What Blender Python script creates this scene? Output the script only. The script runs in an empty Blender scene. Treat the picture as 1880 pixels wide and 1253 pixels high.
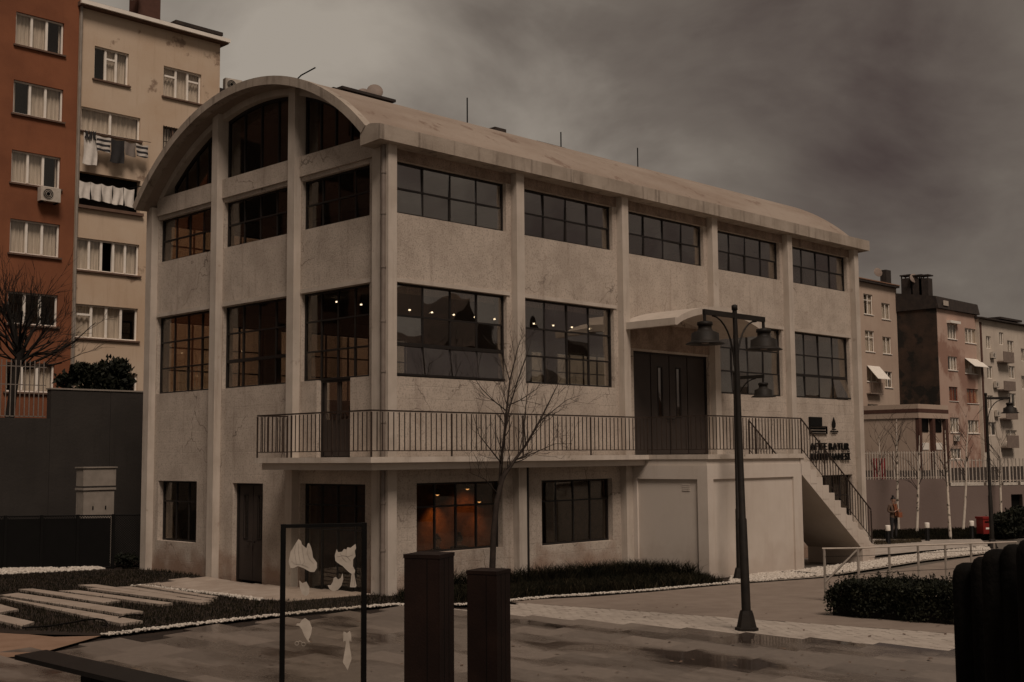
import bpy, bmesh, math, random
from mathutils import Vector, Matrix, Euler
random.seed(7)
S = bpy.context.scene
COL = S.collection
R = math.radians

# ------------------------------------------------------------------ camera
YAW, PITCH, ROLL, FPX = R(44.44283), R(5.35718), R(-0.45825), 2249.13
CAM = Vector((-18.58625, -22.33926, 3.1))
PW, PH = 1880.0, 1253.0
_fw = Vector((math.cos(YAW)*math.cos(PITCH), math.sin(YAW)*math.cos(PITCH), math.sin(PITCH)))
_r = Vector((math.sin(YAW), -math.cos(YAW), 0)); _u = _r.cross(_fw)
_r2 = math.cos(ROLL)*_r + math.sin(ROLL)*_u; _u2 = -math.sin(ROLL)*_r + math.cos(ROLL)*_u
cam = bpy.data.cameras.new('camera'); camo = bpy.data.objects.new('camera', cam); COL.objects.link(camo)
camo.matrix_world = Matrix(((_r2.x, _u2.x, -_fw.x, CAM.x), (_r2.y, _u2.y, -_fw.y, CAM.y), (_r2.z, _u2.z, -_fw.z, CAM.z), (0, 0, 0, 1)))
cam.sensor_width = 36; cam.lens = FPX/PW*36; cam.clip_start = 0.1; cam.clip_end = 3000
S.camera = camo

# ------------------------------------------------------------------ world, sun, exposure
SUN_DIR = Vector((-0.28, -0.53, 0.80)).normalized()       # towards the bright part of the overcast
SKY_OFF = (0.0, 0.0, 0.0)
W = bpy.data.worlds.new('World'); S.world = W; W.use_nodes = True
nt = W.node_tree; nt.nodes.clear()
def wn(t, **k):
    n = nt.nodes.new(t)
    for a, b in k.items(): setattr(n, a, b)
    return n
sky = wn('ShaderNodeTexSky', sky_type='NISHITA', sun_disc=False)
sky.sun_elevation = math.asin(SUN_DIR.z); sky.sun_rotation = math.atan2(SUN_DIR.x, SUN_DIR.y)
tc = wn('ShaderNodeTexCoord'); mp = wn('ShaderNodeMapping'); mp.inputs['Scale'].default_value = (1, 1, 1.9)
mp.inputs['Location'].default_value = (-2.0560, 8.9072, -2.0413)
nz = wn('ShaderNodeTexNoise'); nz.inputs['Scale'].default_value = 1.35; nz.inputs['Detail'].default_value = 5; nz.inputs['Roughness'].default_value = .48; nz.inputs['Distortion'].default_value = .35
nz2 = wn('ShaderNodeTexNoise'); nz2.inputs['Scale'].default_value = 4.0; nz2.inputs['Detail'].default_value = 6; nz2.inputs['Roughness'].default_value = .55; nz2.inputs['Distortion'].default_value = .3
mxn = wn('ShaderNodeMix', data_type='FLOAT'); mxn.inputs[0].default_value = .36
rp = wn('ShaderNodeValToRGB'); e = rp.color_ramp.elements
e[0].position = .385; e[0].color = (.050, .034, .028, 1)
e[1].position = .64; e[1].color = (.29, .253, .21, 1)
n_ = e.new(.5); n_.color = (.122, .100, .081, 1)
scl = wn('ShaderNodeVectorMath', operation='SCALE'); scl.inputs[3].default_value = 8.6
mx = wn('ShaderNodeMix', data_type='RGBA'); mx.inputs[0].default_value = .985
bg = wn('ShaderNodeBackground'); bg.inputs[1].default_value = .1; out = wn('ShaderNodeOutputWorld')
L = nt.links.new
L(tc.outputs['Generated'], mp.inputs[0]); L(mp.outputs[0], nz.inputs['Vector']); L(mp.outputs[0], nz2.inputs['Vector'])
L(nz.outputs[0], mxn.inputs[2]); L(nz2.outputs[0], mxn.inputs[3]); L(mxn.outputs[0], rp.inputs[0])
L(rp.outputs[0], scl.inputs[0]); L(sky.outputs[0], mx.inputs[6]); L(scl.outputs[0], mx.inputs[7]); L(mx.outputs[2], bg.inputs[0]); L(bg.outputs[0], out.inputs[0])
sl = bpy.data.lights.new('overcast_sun', 'SUN'); sl.energy = 1.5; sl.angle = R(20); sl.color = (1, .83, .70)
so = bpy.data.objects.new('overcast_sun', sl); COL.objects.link(so); so.rotation_euler = SUN_DIR.to_track_quat('Z', 'Y').to_euler(); so.location = (-20, -30, 40)
S.view_settings.view_transform = 'Standard'; S.view_settings.look = 'None'; S.view_settings.gamma = 1
S.view_settings.use_curve_mapping = False; S.view_settings.exposure = 0.5
S.cycles.max_bounces = 8; S.cycles.transparent_max_bounces = 16

# ------------------------------------------------------------------ surveying helpers (points of the real place)
FH = Vector((math.cos(YAW), math.sin(YAW)))
D0, SLOPE, DFOLD = 24.3, 0.03, 37.6
def dist(x, y): return (x-CAM.x)*FH.x + (y-CAM.y)*FH.y
def side(x, y): return (x-CAM.x)*_r.x + (y-CAM.y)*_r.y
def dfold(x, y): return DFOLD-7.0*max(0, min(1, (-4.0-side(x, y))/5.0))
def gz(x, y): return -SLOPE*(min(dist(x, y), dfold(x, y))-D0)
def ray(px, py): return _fw + _r2*((px-PW/2)/FPX) - _u2*((py-PH/2)/FPX)
def on(px, py, ax, val):
    d = ray(px, py); t = (val-CAM[ax])/d[ax]; return CAM + d*t
def G(px, py, h=0.0):
    """ground point seen at a place of the photograph"""
    d = ray(px, py); lo, hi = 1.0, 400.0
    for _ in range(50):
        t = (lo+hi)/2; P = CAM+d*t
        if P.z > gz(P.x, P.y)+h: lo = t
        else: hi = t
    return P

# ------------------------------------------------------------------ materials
MAT = {}
def _n(nt, t, loc=None, **k):
    n = nt.nodes.new(t)
    for a, b in k.items(): setattr(n, a, b)
    return n
def mat(name, col, rough=.8, col2=None, scale=3., bump=.0, bscale=40., metal=0., streak=0., streakcol=(.05, .04, .035), fine=.0, detail=5, spec=.3, blotch=None, boards=0., cracks=0., contrast=(.38, .64), stretch=(1, 1, 1)):
    m = bpy.data.materials.new(name); m.use_nodes = True; t = m.node_tree
    b = t.nodes['Principled BSDF']; b.inputs['Roughness'].default_value = rough; b.inputs['Metallic'].default_value = metal
    b.inputs['Specular IOR Level'].default_value = spec
    geo = _n(t, 'ShaderNodeNewGeometry'); mp = _n(t, 'ShaderNodeMapping'); mp.inputs['Scale'].default_value = stretch
    t.links.new(geo.outputs['Position'], mp.inputs[0]); vec = mp.outputs[0]
    c2 = col2 or tuple(x*.8 for x in col)
    nz = _n(t, 'ShaderNodeTexNoise'); nz.inputs['Scale'].default_value = scale; nz.inputs['Detail'].default_value = detail; nz.inputs['Roughness'].default_value = .6
    t.links.new(vec, nz.inputs['Vector'])
    mr = _n(t, 'ShaderNodeMapRange'); mr.inputs[1].default_value = contrast[0]; mr.inputs[2].default_value = contrast[1]
    t.links.new(nz.outputs[0], mr.inputs[0])
    mx = _n(t, 'ShaderNodeMix', data_type='RGBA'); mx.inputs[6].default_value = (*col, 1); mx.inputs[7].default_value = (*c2, 1)
    t.links.new(mr.outputs[0], mx.inputs[0]); cur = mx.outputs[2]
    def mult(cur, fac, colr):
        k = _n(t, 'ShaderNodeMix', data_type='RGBA'); k.inputs[7].default_value = (*colr, 1)
        t.links.new(fac, k.inputs[0]); t.links.new(cur, k.inputs[6]); return k.outputs[2]
    if fine:
        f = _n(t, 'ShaderNodeTexNoise'); f.inputs['Scale'].default_value = 24; f.inputs['Detail'].default_value = 3; t.links.new(geo.outputs['Position'], f.inputs['Vector'])
        r = _n(t, 'ShaderNodeMapRange'); r.inputs[1].default_value = .50; r.inputs[2].default_value = .70; r.inputs[4].default_value = fine
        t.links.new(f.outputs[0], r.inputs[0]); cur = mult(cur, r.outputs[0], tuple(x*.45 for x in col))
    if streak:
        sp = _n(t, 'ShaderNodeMapping'); sp.inputs['Scale'].default_value = (2.6, 2.6, .22); t.links.new(geo.outputs['Position'], sp.inputs[0])
        f = _n(t, 'ShaderNodeTexNoise'); f.inputs['Scale'].default_value = 1.6; f.inputs['Detail'].default_value = 6; f.inputs['Roughness'].default_value = .65; t.links.new(sp.outputs[0], f.inputs['Vector'])
        r = _n(t, 'ShaderNodeMapRange'); r.inputs[1].default_value = .54; r.inputs[2].default_value = .78; r.inputs[4].default_value = streak
        t.links.new(f.outputs[0], r.inputs[0]); cur = mult(cur, r.outputs[0], streakcol)
    if blotch:
        f = _n(t, 'ShaderNodeTexNoise'); f.inputs['Scale'].default_value = blotch[1]; f.inputs['Detail'].default_value = 7; f.inputs['Roughness'].default_value = .62; t.links.new(geo.outputs['Position'], f.inputs['Vector'])
        r = _n(t, 'ShaderNodeMapRange'); r.inputs[1].default_value = blotch[2]; r.inputs[2].default_value = blotch[2]+.05; r.inputs[4].default_value = blotch[3]
        t.links.new(f.outputs[0], r.inputs[0]); cur = mult(cur, r.outputs[0], blotch[0])
    if cracks:
        dn = _n(t, 'ShaderNodeTexNoise'); dn.inputs['Scale'].default_value = 1.7; dn.inputs['Detail'].default_value = 5; t.links.new(geo.outputs['Position'], dn.inputs['Vector'])
        va = _n(t, 'ShaderNodeVectorMath', operation='MULTIPLY_ADD'); va.inputs[1].default_value = (.9, .9, .9); t.links.new(dn.outputs['Color'], va.inputs[0]); t.links.new(geo.outputs['Position'], va.inputs[2])
        vo = _n(t, 'ShaderNodeTexVoronoi', feature='DISTANCE_TO_EDGE'); vo.inputs['Scale'].default_value = .42; t.links.new(va.outputs[0], vo.inputs['Vector'])
        r = _n(t, 'ShaderNodeMapRange'); r.inputs[1].default_value = .002; r.inputs[2].default_value = .007; r.inputs[3].default_value = cracks; r.inputs[4].default_value = 0; t.links.new(vo.outputs['Distance'], r.inputs[0])
        mk = _n(t, 'ShaderNodeTexNoise'); mk.inputs['Scale'].default_value = .5; t.links.new(geo.outputs['Position'], mk.inputs['Vector'])
        r2 = _n(t, 'ShaderNodeMapRange'); r2.inputs[1].default_value = .5; r2.inputs[2].default_value = .6; t.links.new(mk.outputs[0], r2.inputs[0])
        ml = _n(t, 'ShaderNodeMath', operation='MULTIPLY'); t.links.new(r.outputs[0], ml.inputs[0]); t.links.new(r2.outputs[0], ml.inputs[1]); cur = mult(cur, ml.outputs[0], (.09, .065, .05))
        # red soil splashed up from the beds
        sx = _n(t, 'ShaderNodeSeparateXYZ'); t.links.new(geo.outputs['Position'], sx.inputs[0])
        nn = _n(t, 'ShaderNodeTexNoise'); nn.inputs['Scale'].default_value = 1.6; nn.inputs['Detail'].default_value = 6; t.links.new(geo.outputs['Position'], nn.inputs['Vector'])
        ma = _n(t, 'ShaderNodeMath', operation='MULTIPLY_ADD'); ma.inputs[1].default_value = -2.2; t.links.new(nn.outputs[0], ma.inputs[0]); t.links.new(sx.outputs[2], ma.inputs[2])
        r3 = _n(t, 'ShaderNodeMapRange'); r3.inputs[1].default_value = -1.25; r3.inputs[2].default_value = -.45; r3.inputs[3].default_value = .75 if cracks > .1 else .22; r3.inputs[4].default_value = 0; t.links.new(ma.outputs[0], r3.inputs[0]); cur = mult(cur, r3.outputs[0], (.21, .115, .07))
    t.links.new(cur, b.inputs['Base Color'])
    if bump or boards:
        h = None
        if bump:
            f = _n(t, 'ShaderNodeTexNoise'); f.inputs['Scale'].default_value = bscale; f.inputs['Detail'].default_value = 4; t.links.new(geo.outputs['Position'], f.inputs['Vector']); h = f.outputs[0]
        if boards:
            sx = _n(t, 'ShaderNodeSeparateXYZ'); t.links.new(geo.outputs['Position'], sx.inputs[0])
            q = _n(t, 'ShaderNodeMath', operation='MODULO'); q.inputs[1].default_value = .31
            q0 = _n(t, 'ShaderNodeMath', operation='ADD'); q0.inputs[1].default_value = 20; t.links.new(sx.outputs[2], q0.inputs[0]); t.links.new(q0.outputs[0], q.inputs[0])
            lt = _n(t, 'ShaderNodeMath', operation='LESS_THAN'); lt.inputs[1].default_value = .02; t.links.new(q.outputs[0], lt.inputs[0])
            zl = _n(t, 'ShaderNodeMapRange'); zl.inputs[1].default_value = 4.9; zl.inputs[2].default_value = 5.4; zl.inputs[3].default_value = boards; zl.inputs[4].default_value = 0; t.links.new(sx.outputs[2], zl.inputs[0])
            ml = _n(t, 'ShaderNodeMath', operation='MULTIPLY'); t.links.new(lt.outputs[0], ml.inputs[0]); t.links.new(zl.outputs[0], ml.inputs[1])
            sb = _n(t, 'ShaderNodeMath', operation='SUBTRACT'); t.links.new(h, sb.inputs[0]); t.links.new(ml.outputs[0], sb.inputs[1]); h = sb.outputs[0]
        bp = _n(t, 'ShaderNodeBump'); bp.inputs['Strength'].default_value = bump; bp.inputs['Distance'].default_value = .03
        t.links.new(h, bp.inputs['Height']); t.links.new(bp.outputs[0], b.inputs['Normal'])
    MAT[name] = m; return m
def glass(name, tint=(.9, .87, .84), r0=.25, gcol=(.95, .93, .9), rough=.012, wob=.0):
    m = bpy.data.materials.new(name); m.use_nodes = True; t = m.node_tree; t.nodes.clear()
    o = _n(t, 'ShaderNodeOutputMaterial'); lw = _n(t, 'ShaderNodeLayerWeight'); lw.inputs[0].default_value = .5
    pw = _n(t, 'ShaderNodeMath', operation='POWER'); pw.inputs[1].default_value = 4.0; t.links.new(lw.outputs['Facing'], pw.inputs[0])
    mr = _n(t, 'ShaderNodeMapRange'); mr.inputs[3].default_value = r0; mr.inputs[4].default_value = 1.0; t.links.new(pw.outputs[0], mr.inputs[0])
    tr = _n(t, 'ShaderNodeBsdfTransparent'); tr.inputs[0].default_value = (*tint, 1)
    gl = _n(t, 'ShaderNodeBsdfGlossy'); gl.inputs[0].default_value = (*gcol, 1); gl.inputs[1].default_value = rough
    mx = _n(t, 'ShaderNodeMixShader')
    if wob:
        geo = _n(t, 'ShaderNodeNewGeometry'); nz = _n(t, 'ShaderNodeTexNoise'); nz.inputs['Scale'].default_value = .9; nz.inputs['Detail'].default_value = 1; t.links.new(geo.outputs['Position'], nz.inputs['Vector'])
        bp = _n(t, 'ShaderNodeBump'); bp.inputs['Strength'].default_value = wob; bp.inputs['Distance'].default_value = .05; t.links.new(nz.outputs[0], bp.inputs['Height']); t.links.new(bp.outputs[0], gl.inputs['Normal'])
    t.links.new(mr.outputs[0], mx.inputs[0]); t.links.new(tr.outputs[0], mx.inputs[1]); t.links.new(gl.outputs[0], mx.inputs[2]); t.links.new(mx.outputs[0], o.inputs[0])
    MAT[name] = m; return m
def emit(name, col, s):
    m = bpy.data.materials.new(name); m.use_nodes = True; t = m.node_tree; b = t.nodes['Principled BSDF']
    b.inputs['Emission Color'].default_value = (*col, 1); b.inputs['Emission Strength'].default_value = s; MAT[name] = m; return m

mat('plaster', (.52, .447, .378), .92, (.42, .355, .297), 1.3, .7, 75, streak=.42, fine=.62, boards=.6, cracks=.7, streakcol=(.15, .10, .075), blotch=((.25, .18, .14), 2.2, .66, .35))
mat('plaster_stain_shade', (.21, .15, .112), .92, (.33, .25, .195), 2.4, .5, 60, streak=.7, streakcol=(.07, .048, .036), fine=.6)  # brown weathering with the shade of the overhangs mixed into the colour
mat('pilaster', (.50, .44, .38), .85, (.41, .355, .30), .9, .2, 30, streak=.4, streakcol=(.17, .12, .095), blotch=((.26, .20, .16), 3.0, .64, .45))
mat('smooth_paint', (.55, .49, .43), .85, (.49, .43, .37), .6, .06, 30, cracks=.001, streak=.18, streakcol=(.25, .17, .12))
mat('slab_concrete', (.52, .46, .40), .88, (.42, .36, .30), 1.5, .2, 30, streak=.45, streakcol=(.10, .08, .065), blotch=((.04, .032, .027), 1.5, .64, .85))
mat('eave_concrete', (.37, .315, .262), .9, (.27, .225, .182), 1.2, .25, 26, streak=1., streakcol=(.055, .038, .028))
mat('roof_skin', (.30, .245, .20), .9, (.245, .19, .15), .8, .3, 20, streak=.3, streakcol=(.12, .08, .06), blotch=((.15, .095, .07), 1.1, .60, .6), stretch=(.35, 1, 1))
mat('frame_metal', (.012, .010, .009), .5, (.018, .014, .012), 4)
mat('door_metal', (.036, .028, .024), .5, (.044, .034, .029), 2, spec=.3)
mat('rail_metal', (.026, .018, .014), .6, (.04, .026, .019), 8)
mat('pipe_metal', (.20, .165, .14), .45, (.15, .12, .10), 3, spec=.5)
mat('lamp_metal', (.011, .009, .0075), .6, (.020, .016, .0125), 4, bump=.1, spec=.2)
mat('corten', (.0105, .0052, .004), .65, (.016, .0078, .0056), 3, spec=.15, bump=.1, bscale=60)
mat('black_steel', (.004, .0037, .0034), .5, (.006, .0055, .005), 4, spec=.08)
mat('bench_black', (.007, .006, .0055), .5, (.010, .009, .008), 3, spec=.3)
mat('log_dark', (.0035, .003, .0026), .85, (.006, .005, .004), 6, spec=.1, bump=.4, bscale=25, stretch=(3, 3, .3))
mat('asphalt_path', (.20, .158, .128), .8, (.235, .19, .155), 2, .3, 70)
mat('earth', (.016, .011, .008), .95, (.028, .017, .011), 3, .6, 20)
mat('tan_path', (.21, .13, .085), .9, (.25, .16, .11), 2, .2, 40)
mat('far_ground', (.10, .085, .07), .9, (.13, .11, .09), .3, .2, 10)
mat('paver', (.40, .35, .30), .75, (.32, .275, .235), 2.5, .2, 50, blotch=((.2, .16, .13), .5, .62, .5))
mat('terrace_tile', (.36, .30, .25), .8, (.29, .235, .19), 2, .2, 40)
mat('plank', (.36, .30, .25), .85, (.29, .235, .19), 2, .2, 40)
mat('pebble', (.58, .53, .465), .75, (.38, .335, .285), 14)
mat('grass', (.0065, .007, .004), .9, (.016, .013, .007), 1.2, spec=.08)
mat('grass_dry', (.035, .027, .015), .9, (.075, .055, .03), 4)
mat('leaf', (.0075, .009, .006), .7, (.018, .019, .011), 3, spec=.15)
mat('leaf_light', (.024, .028, .016), .6, (.036, .036, .02), 3, spec=.2)
mat('bark_dark', (.009, .007, .0055), .95, (.014, .011, .008), 6, .4, 30)
mat('bark_young', (.030, .021, .016), .9, (.018, .012, .009), 6, .3, 30)
mat('birch_bark', (.58, .51, .43), .8, (.48, .41, .34), 6, blotch=((.05, .04, .03), 6, .57, 1.), stretch=(1, 1, 1))
mat('orange_plaster', (.235, .088, .042), .92, (.175, .064, .031), .5, .25, 25, streak=.25, streakcol=(.14, .05, .025))
mat('beige_plaster', (.48, .355, .25), .92, (.54, .43, .325), .35, .2, 20, streak=.3, streakcol=(.26, .16, .10), blotch=((.20, .135, .095), .9, .635, .8))
mat('beige_far', (.46, .36, .285), .92, (.40, .30, .235), .25, .2, 8, streak=.25, streakcol=(.2, .13, .1))
mat('pink_far', (.42, .285, .225), .92, (.48, .36, .29), .13, .2, 8, streak=.25, streakcol=(.2, .1, .075), blotch=((.27, .155, .115), .11, .52, .9))
mat('white_far', (.56, .49, .41), .9, (.48, .41, .34), .3, .1, 8, streak=.2)
mat('brown_far', (.09, .042, .03), .8)
mat('tar_wall', (.030, .022, .017), .95, (.060, .038, .027), .5, .6, 5, blotch=((.015, .014, .012), .35, .52, .9))
mat('grey_wall', (.036, .031, .027), .92, (.028, .024, .021), .7, .3, 14, streak=.4, streakcol=(.014, .011, .009))
mat('mauve_wall', (.175, .132, .115), .92, (.155, .115, .10), .3, .2, 10)
mat('pvc_white', (.80, .75, .68), .45, (.72, .67, .6), 3)
mat('curtain', (.68, .63, .57), .9, (.46, .42, .37), 4.5, stretch=(6, 6, .25))
mat('dark_room', (.035, .03, .027), .9)
mat('sill_brown', (.14, .085, .06), .8)
mat('tile_roof', (.25, .14, .09), .9, (.18, .10, .065), 5, .4, 20)
mat('dark_roof', (.028, .022, .02), .85, (.045, .034, .028), 2)
mat('ac_white', (.50, .45, .39), .5, (.42, .37, .31), 5)
mat('dish_grey', (.22, .17, .14), .6)
mat('cabinet_grey', (.27, .235, .20), .6, (.22, .19, .16), 3, streak=.3)
mat('bar_grey', (.20, .17, .145), .6)
mat('fence_dark', (.006, .0055, .005), .8, spec=.15)
mat('pale_bars', (.46, .40, .34), .6)
mat('cloth_white', (.66, .62, .57), .9, (.56, .52, .47), 5)
mat('cloth_dark', (.03, .028, .028), .9)
mat('cloth_grey', (.20, .17, .15), .9)
mat('cloth_brown', (.13, .085, .06), .9, (.09, .06, .045), 6)
mat('cloth_rust', (.24, .085, .04), .9)
mat('skin', (.42, .25, .18), .6)
mat('hair', (.012, .009, .008), .6)
mat('red_paint', (.20, .016, .013), .5, (.15, .013, .011), 3)
mat('red_cloth', (.24, .03, .033), .9)
mat('interior_white', (.20, .17, .145), .9)
mat('interior_dark', (.035, .026, .02), .9)
mat('interior_brick', (.17, .08, .04), .9, (.11, .05, .025), 6, .4, 14)
mat('decal_white', (.44, .385, .325), .8, (.34, .295, .245), 9)
mat('mirror_brick', (.052, .028, .019), .9, (.075, .036, .022), .4)
mat('mirror_roof', (.035, .026, .021), .9, (.055, .038, .03), .5)
mat('red_rust', (.20, .05, .03), .7)
mat('shutter_orange', (.42, .19, .10), .8, (.33, .14, .07), 4)
mat('letter_black', (.005, .0047, .0043), .5, spec=.2)
mat('puddle_kerb', (.3, .26, .22), .8)
glass('glass_window', (.84, .79, .73), .27, wob=.16)
glass('glass_end', (.72, .68, .63), .06, wob=.08)
glass('glass_ground', (.8, .76, .7), .06)
glass('glass_panel', (.95, .94, .92), .025)
glass('glass_far', (.97, .95, .92), .05)
emit('bulb', (1, .84, .62), 3)
emit('bulb_warm', (1, .5, .18), 1.2)
# striped laundry
m = mat('cloth_striped', (.5, .46, .42), .9); t = m.node_tree; g = _n(t, 'ShaderNodeNewGeometry'); sx = _n(t, 'ShaderNodeSeparateXYZ'); t.links.new(g.outputs[0], sx.inputs[0])
md = _n(t, 'ShaderNodeMath', operation='PINGPONG'); md.inputs[1].default_value = .1; t.links.new(sx.outputs[2], md.inputs[0])
gt = _n(t, 'ShaderNodeMath', operation='GREATER_THAN'); gt.inputs[1].default_value = .05; t.links.new(md.outputs[0], gt.inputs[0])
mx = _n(t, 'ShaderNodeMix', data_type='RGBA'); mx.inputs[6].default_value = (.03, .028, .03, 1); mx.inputs[7].default_value = (.5, .46, .42, 1); t.links.new(gt.outputs[0], mx.inputs[0]); t.links.new(mx.outputs[2], t.nodes['Principled BSDF'].inputs['Base Color'])
# wet plaza slabs: damp stone with standing water
m = bpy.data.materials.new('wet_slab'); m.use_nodes = True; t = m.node_tree; b = t.nodes['Principled BSDF']; MAT['wet_slab'] = m
g = _n(t, 'ShaderNodeNewGeometry'); mpz = _n(t, 'ShaderNodeMapping'); mpz.inputs['Rotation'].default_value = (0, 0, R(45)); mpz.inputs['Scale'].default_value = (.8, .33, 1); t.links.new(g.outputs['Position'], mpz.inputs[0])
n1 = _n(t, 'ShaderNodeTexNoise'); n1.inputs['Scale'].default_value = .75; n1.inputs['Detail'].default_value = 6; n1.inputs['Roughness'].default_value = .55; t.links.new(mpz.outputs[0], n1.inputs['Vector'])
n2 = _n(t, 'ShaderNodeTexNoise'); n2.inputs['Scale'].default_value = 9; n2.inputs['Detail'].default_value = 5; t.links.new(g.outputs['Position'], n2.inputs['Vector'])
wet = _n(t, 'ShaderNodeMapRange'); wet.inputs[1].default_value = .48; wet.inputs[2].default_value = .60; t.links.new(n1.outputs[0], wet.inputs[0])
oi = _n(t, 'ShaderNodeObjectInfo')
cm = _n(t, 'ShaderNodeMix', data_type='RGBA'); cm.inputs[6].default_value = (.19, .156, .13, 1); cm.inputs[7].default_value = (.058, .044, .036, 1); t.links.new(wet.outputs[0], cm.inputs[0])
cv = _n(t, 'ShaderNodeHueSaturation'); vr = _n(t, 'ShaderNodeMapRange'); vr.inputs[3].default_value = .78; vr.inputs[4].default_value = 1.18; t.links.new(oi.outputs['Random'], vr.inputs[0]); t.links.new(vr.outputs[0], cv.inputs['Value'])
c3 = _n(t, 'ShaderNodeMix', data_type='RGBA', blend_type='MULTIPLY'); c3.inputs[0].default_value = .35; t.links.new(cm.outputs[2], c3.inputs[6]); t.links.new(n2.outputs[0], c3.inputs[7]); t.links.new(c3.outputs[2], cv.inputs['Color']); t.links.new(cv.outputs[0], b.inputs['Base Color'])
rr = _n(t, 'ShaderNodeMapRange'); rr.inputs[3].default_value = .5; rr.inputs[4].default_value = .055; t.links.new(wet.outputs[0], rr.inputs[0]); t.links.new(rr.outputs[0], b.inputs['Roughness'])
bs = _n(t, 'ShaderNodeMapRange'); bs.inputs[3].default_value = .45; bs.inputs[4].default_value = .05; t.links.new(wet.outputs[0], bs.inputs[0])
bp = _n(t, 'ShaderNodeBump'); bp.inputs['Distance'].default_value = .01; t.links.new(n2.outputs[0], bp.inputs['Height']); t.links.new(bs.outputs[0], bp.inputs['Strength']); t.links.new(bp.outputs[0], b.inputs['Normal'])
b.inputs['Specular IOR Level'].default_value = .5

# ------------------------------------------------------------------ mesh builder
ORG = {}
class MB:
    def __init__(s): s.v = []; s.f = []; s.sm = []
    def add(s, vs, fs, smooth=False):
        k = len(s.v); s.v += [tuple(p) for p in vs]; s.f += [tuple(i+k for i in q) for q in fs]; s.sm += [smooth]*len(fs); return s
    def box(s, x0, x1, y0, y1, z0, z1):
        if x0 > x1: x0, x1 = x1, x0
        if y0 > y1: y0, y1 = y1, y0
        if z0 > z1: z0, z1 = z1, z0
        return s.add([(x0,y0,z0),(x1,y0,z0),(x1,y1,z0),(x0,y1,z0),(x0,y0,z1),(x1,y0,z1),(x1,y1,z1),(x0,y1,z1)],
                     [(3,2,1,0),(4,5,6,7),(0,1,5,4),(1,2,6,5),(2,3,7,6),(3,0,4,7)])
    def hexa(s, p): return s.add(p, [(3,2,1,0),(4,5,6,7),(0,1,5,4),(1,2,6,5),(2,3,7,6),(3,0,4,7)])
    def prism(s, a, b, smooth=False):
        n = len(a); s.add(list(a)+list(b), [tuple(range(n))[::-1], tuple(range(n, 2*n))])
        k = len(s.v)-2*n
        for i in range(n):
            j = (i+1) % n; s.f.append((k+i, k+j, k+n+j, k+n+i)); s.sm.append(smooth)
        return s
    def tube(s, pts, rad, n=6, cap=True, smooth=True):
        pts = [Vector(p) for p in pts]
        if not hasattr(rad, '__len__'): rad = [rad]*len(pts)
        vs = []; ref = None
        for i, p in enumerate(pts):
            d = (pts[min(i+1, len(pts)-1)]-pts[max(i-1, 0)]).normalized()
            if ref is None: ref = Vector((1, 0, 0)) if abs(d.x) < .8 else Vector((0, 1, 0))
            a = (ref - d*ref.dot(d)).normalized(); ref = a; b = d.cross(a)
            vs += [p + (a*math.cos(2*math.pi*k/n) + b*math.sin(2*math.pi*k/n))*rad[i] for k in range(n)]
        fs = []
        for i in range(len(pts)-1):
            for k in range(n): fs.append((i*n+k, i*n+(k+1) % n, (i+1)*n+(k+1) % n, (i+1)*n+k))
        s.add(vs, fs, smooth)
        if cap: s.add(vs[:n], [tuple(range(n))[::-1]]); s.add(vs[-n:], [tuple(range(n))])
        return s
    def lathe(s, prof, c, n=20, smooth=True):
        vs = []
        for (r, z) in prof:
            vs += [(c[0]+r*math.cos(2*math.pi*k/n), c[1]+r*math.sin(2*math.pi*k/n), c[2]+z) for k in range(n)]
        fs = []
        for i in range(len(prof)-1):
            for k in range(n): fs.append((i*n+k, i*n+(k+1) % n, (i+1)*n+(k+1) % n, (i+1)*n+k))
        fs.append(tuple(range(n))[::-1]); fs.append(tuple((len(prof)-1)*n+k for k in range(n)))
        return s.add(vs, fs, smooth)
    def mesh(s, name, m, org=(0, 0, 0), fixn=False):
        me = bpy.data.meshes.new(name); me.from_pydata([(a-org[0], b-org[1], c-org[2]) for a, b, c in s.v], [], s.f)
        me.polygons.foreach_set('use_smooth', s.sm); me.materials.append(MAT[m] if isinstance(m, str) else m)
        if fixn:
            bm = bmesh.new(); bm.from_mesh(me); bmesh.ops.recalc_face_normals(bm, faces=bm.faces[:]); bm.to_mesh(me); bm.free()
        me.update(); return me
    def build(s, name, m, parent=None, loc=None, fixn=False):
        org = ORG.get(parent.name, (0, 0, 0)) if parent else (loc or (0, 0, 0))
        o = bpy.data.objects.new(name, s.mesh(name, m, org, fixn)); COL.objects.link(o)
        if parent: o.parent = parent; ORG[o.name] = org
        else: o.location = org; ORG[o.name] = tuple(org)
        return o
def box(name, m, parent, *a): return MB().box(*a).build(name, m, parent)
def tag(o, label=None, cat=None, group=None, kind=None):
    if label: o['label'] = label
    if cat: o['category'] = cat
    if group: o['group'] = group
    if kind: o['kind'] = kind
    return o
def thing(name, loc, label, cat, group=None):
    o = bpy.data.objects.new(name, None); o.empty_display_size = .3; COL.objects.link(o); o.location = loc; ORG[o.name] = tuple(loc); return tag(o, label, cat, group)
def inst(name, me, parent, loc, rot=None):
    o = bpy.data.objects.new(name, me); COL.objects.link(o); org = (0, 0, 0)
    if parent: o.parent = parent; org = ORG[parent.name]; ORG[o.name] = org
    o.location = Vector(loc)-Vector(org)
    if rot: o.rotation_euler = rot
    return o
def copy_tree(o, parent=None):
    c = o.copy(); COL.objects.link(c); c.parent = parent
    for ch in [x for x in ALLCH.get(o.name, [])]: copy_tree(ch, c)
    return c
ALLCH = {}
def index_children(o):
    ALLCH[o.name] = list(o.children)
    for ch in o.children: index_children(ch)

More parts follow.
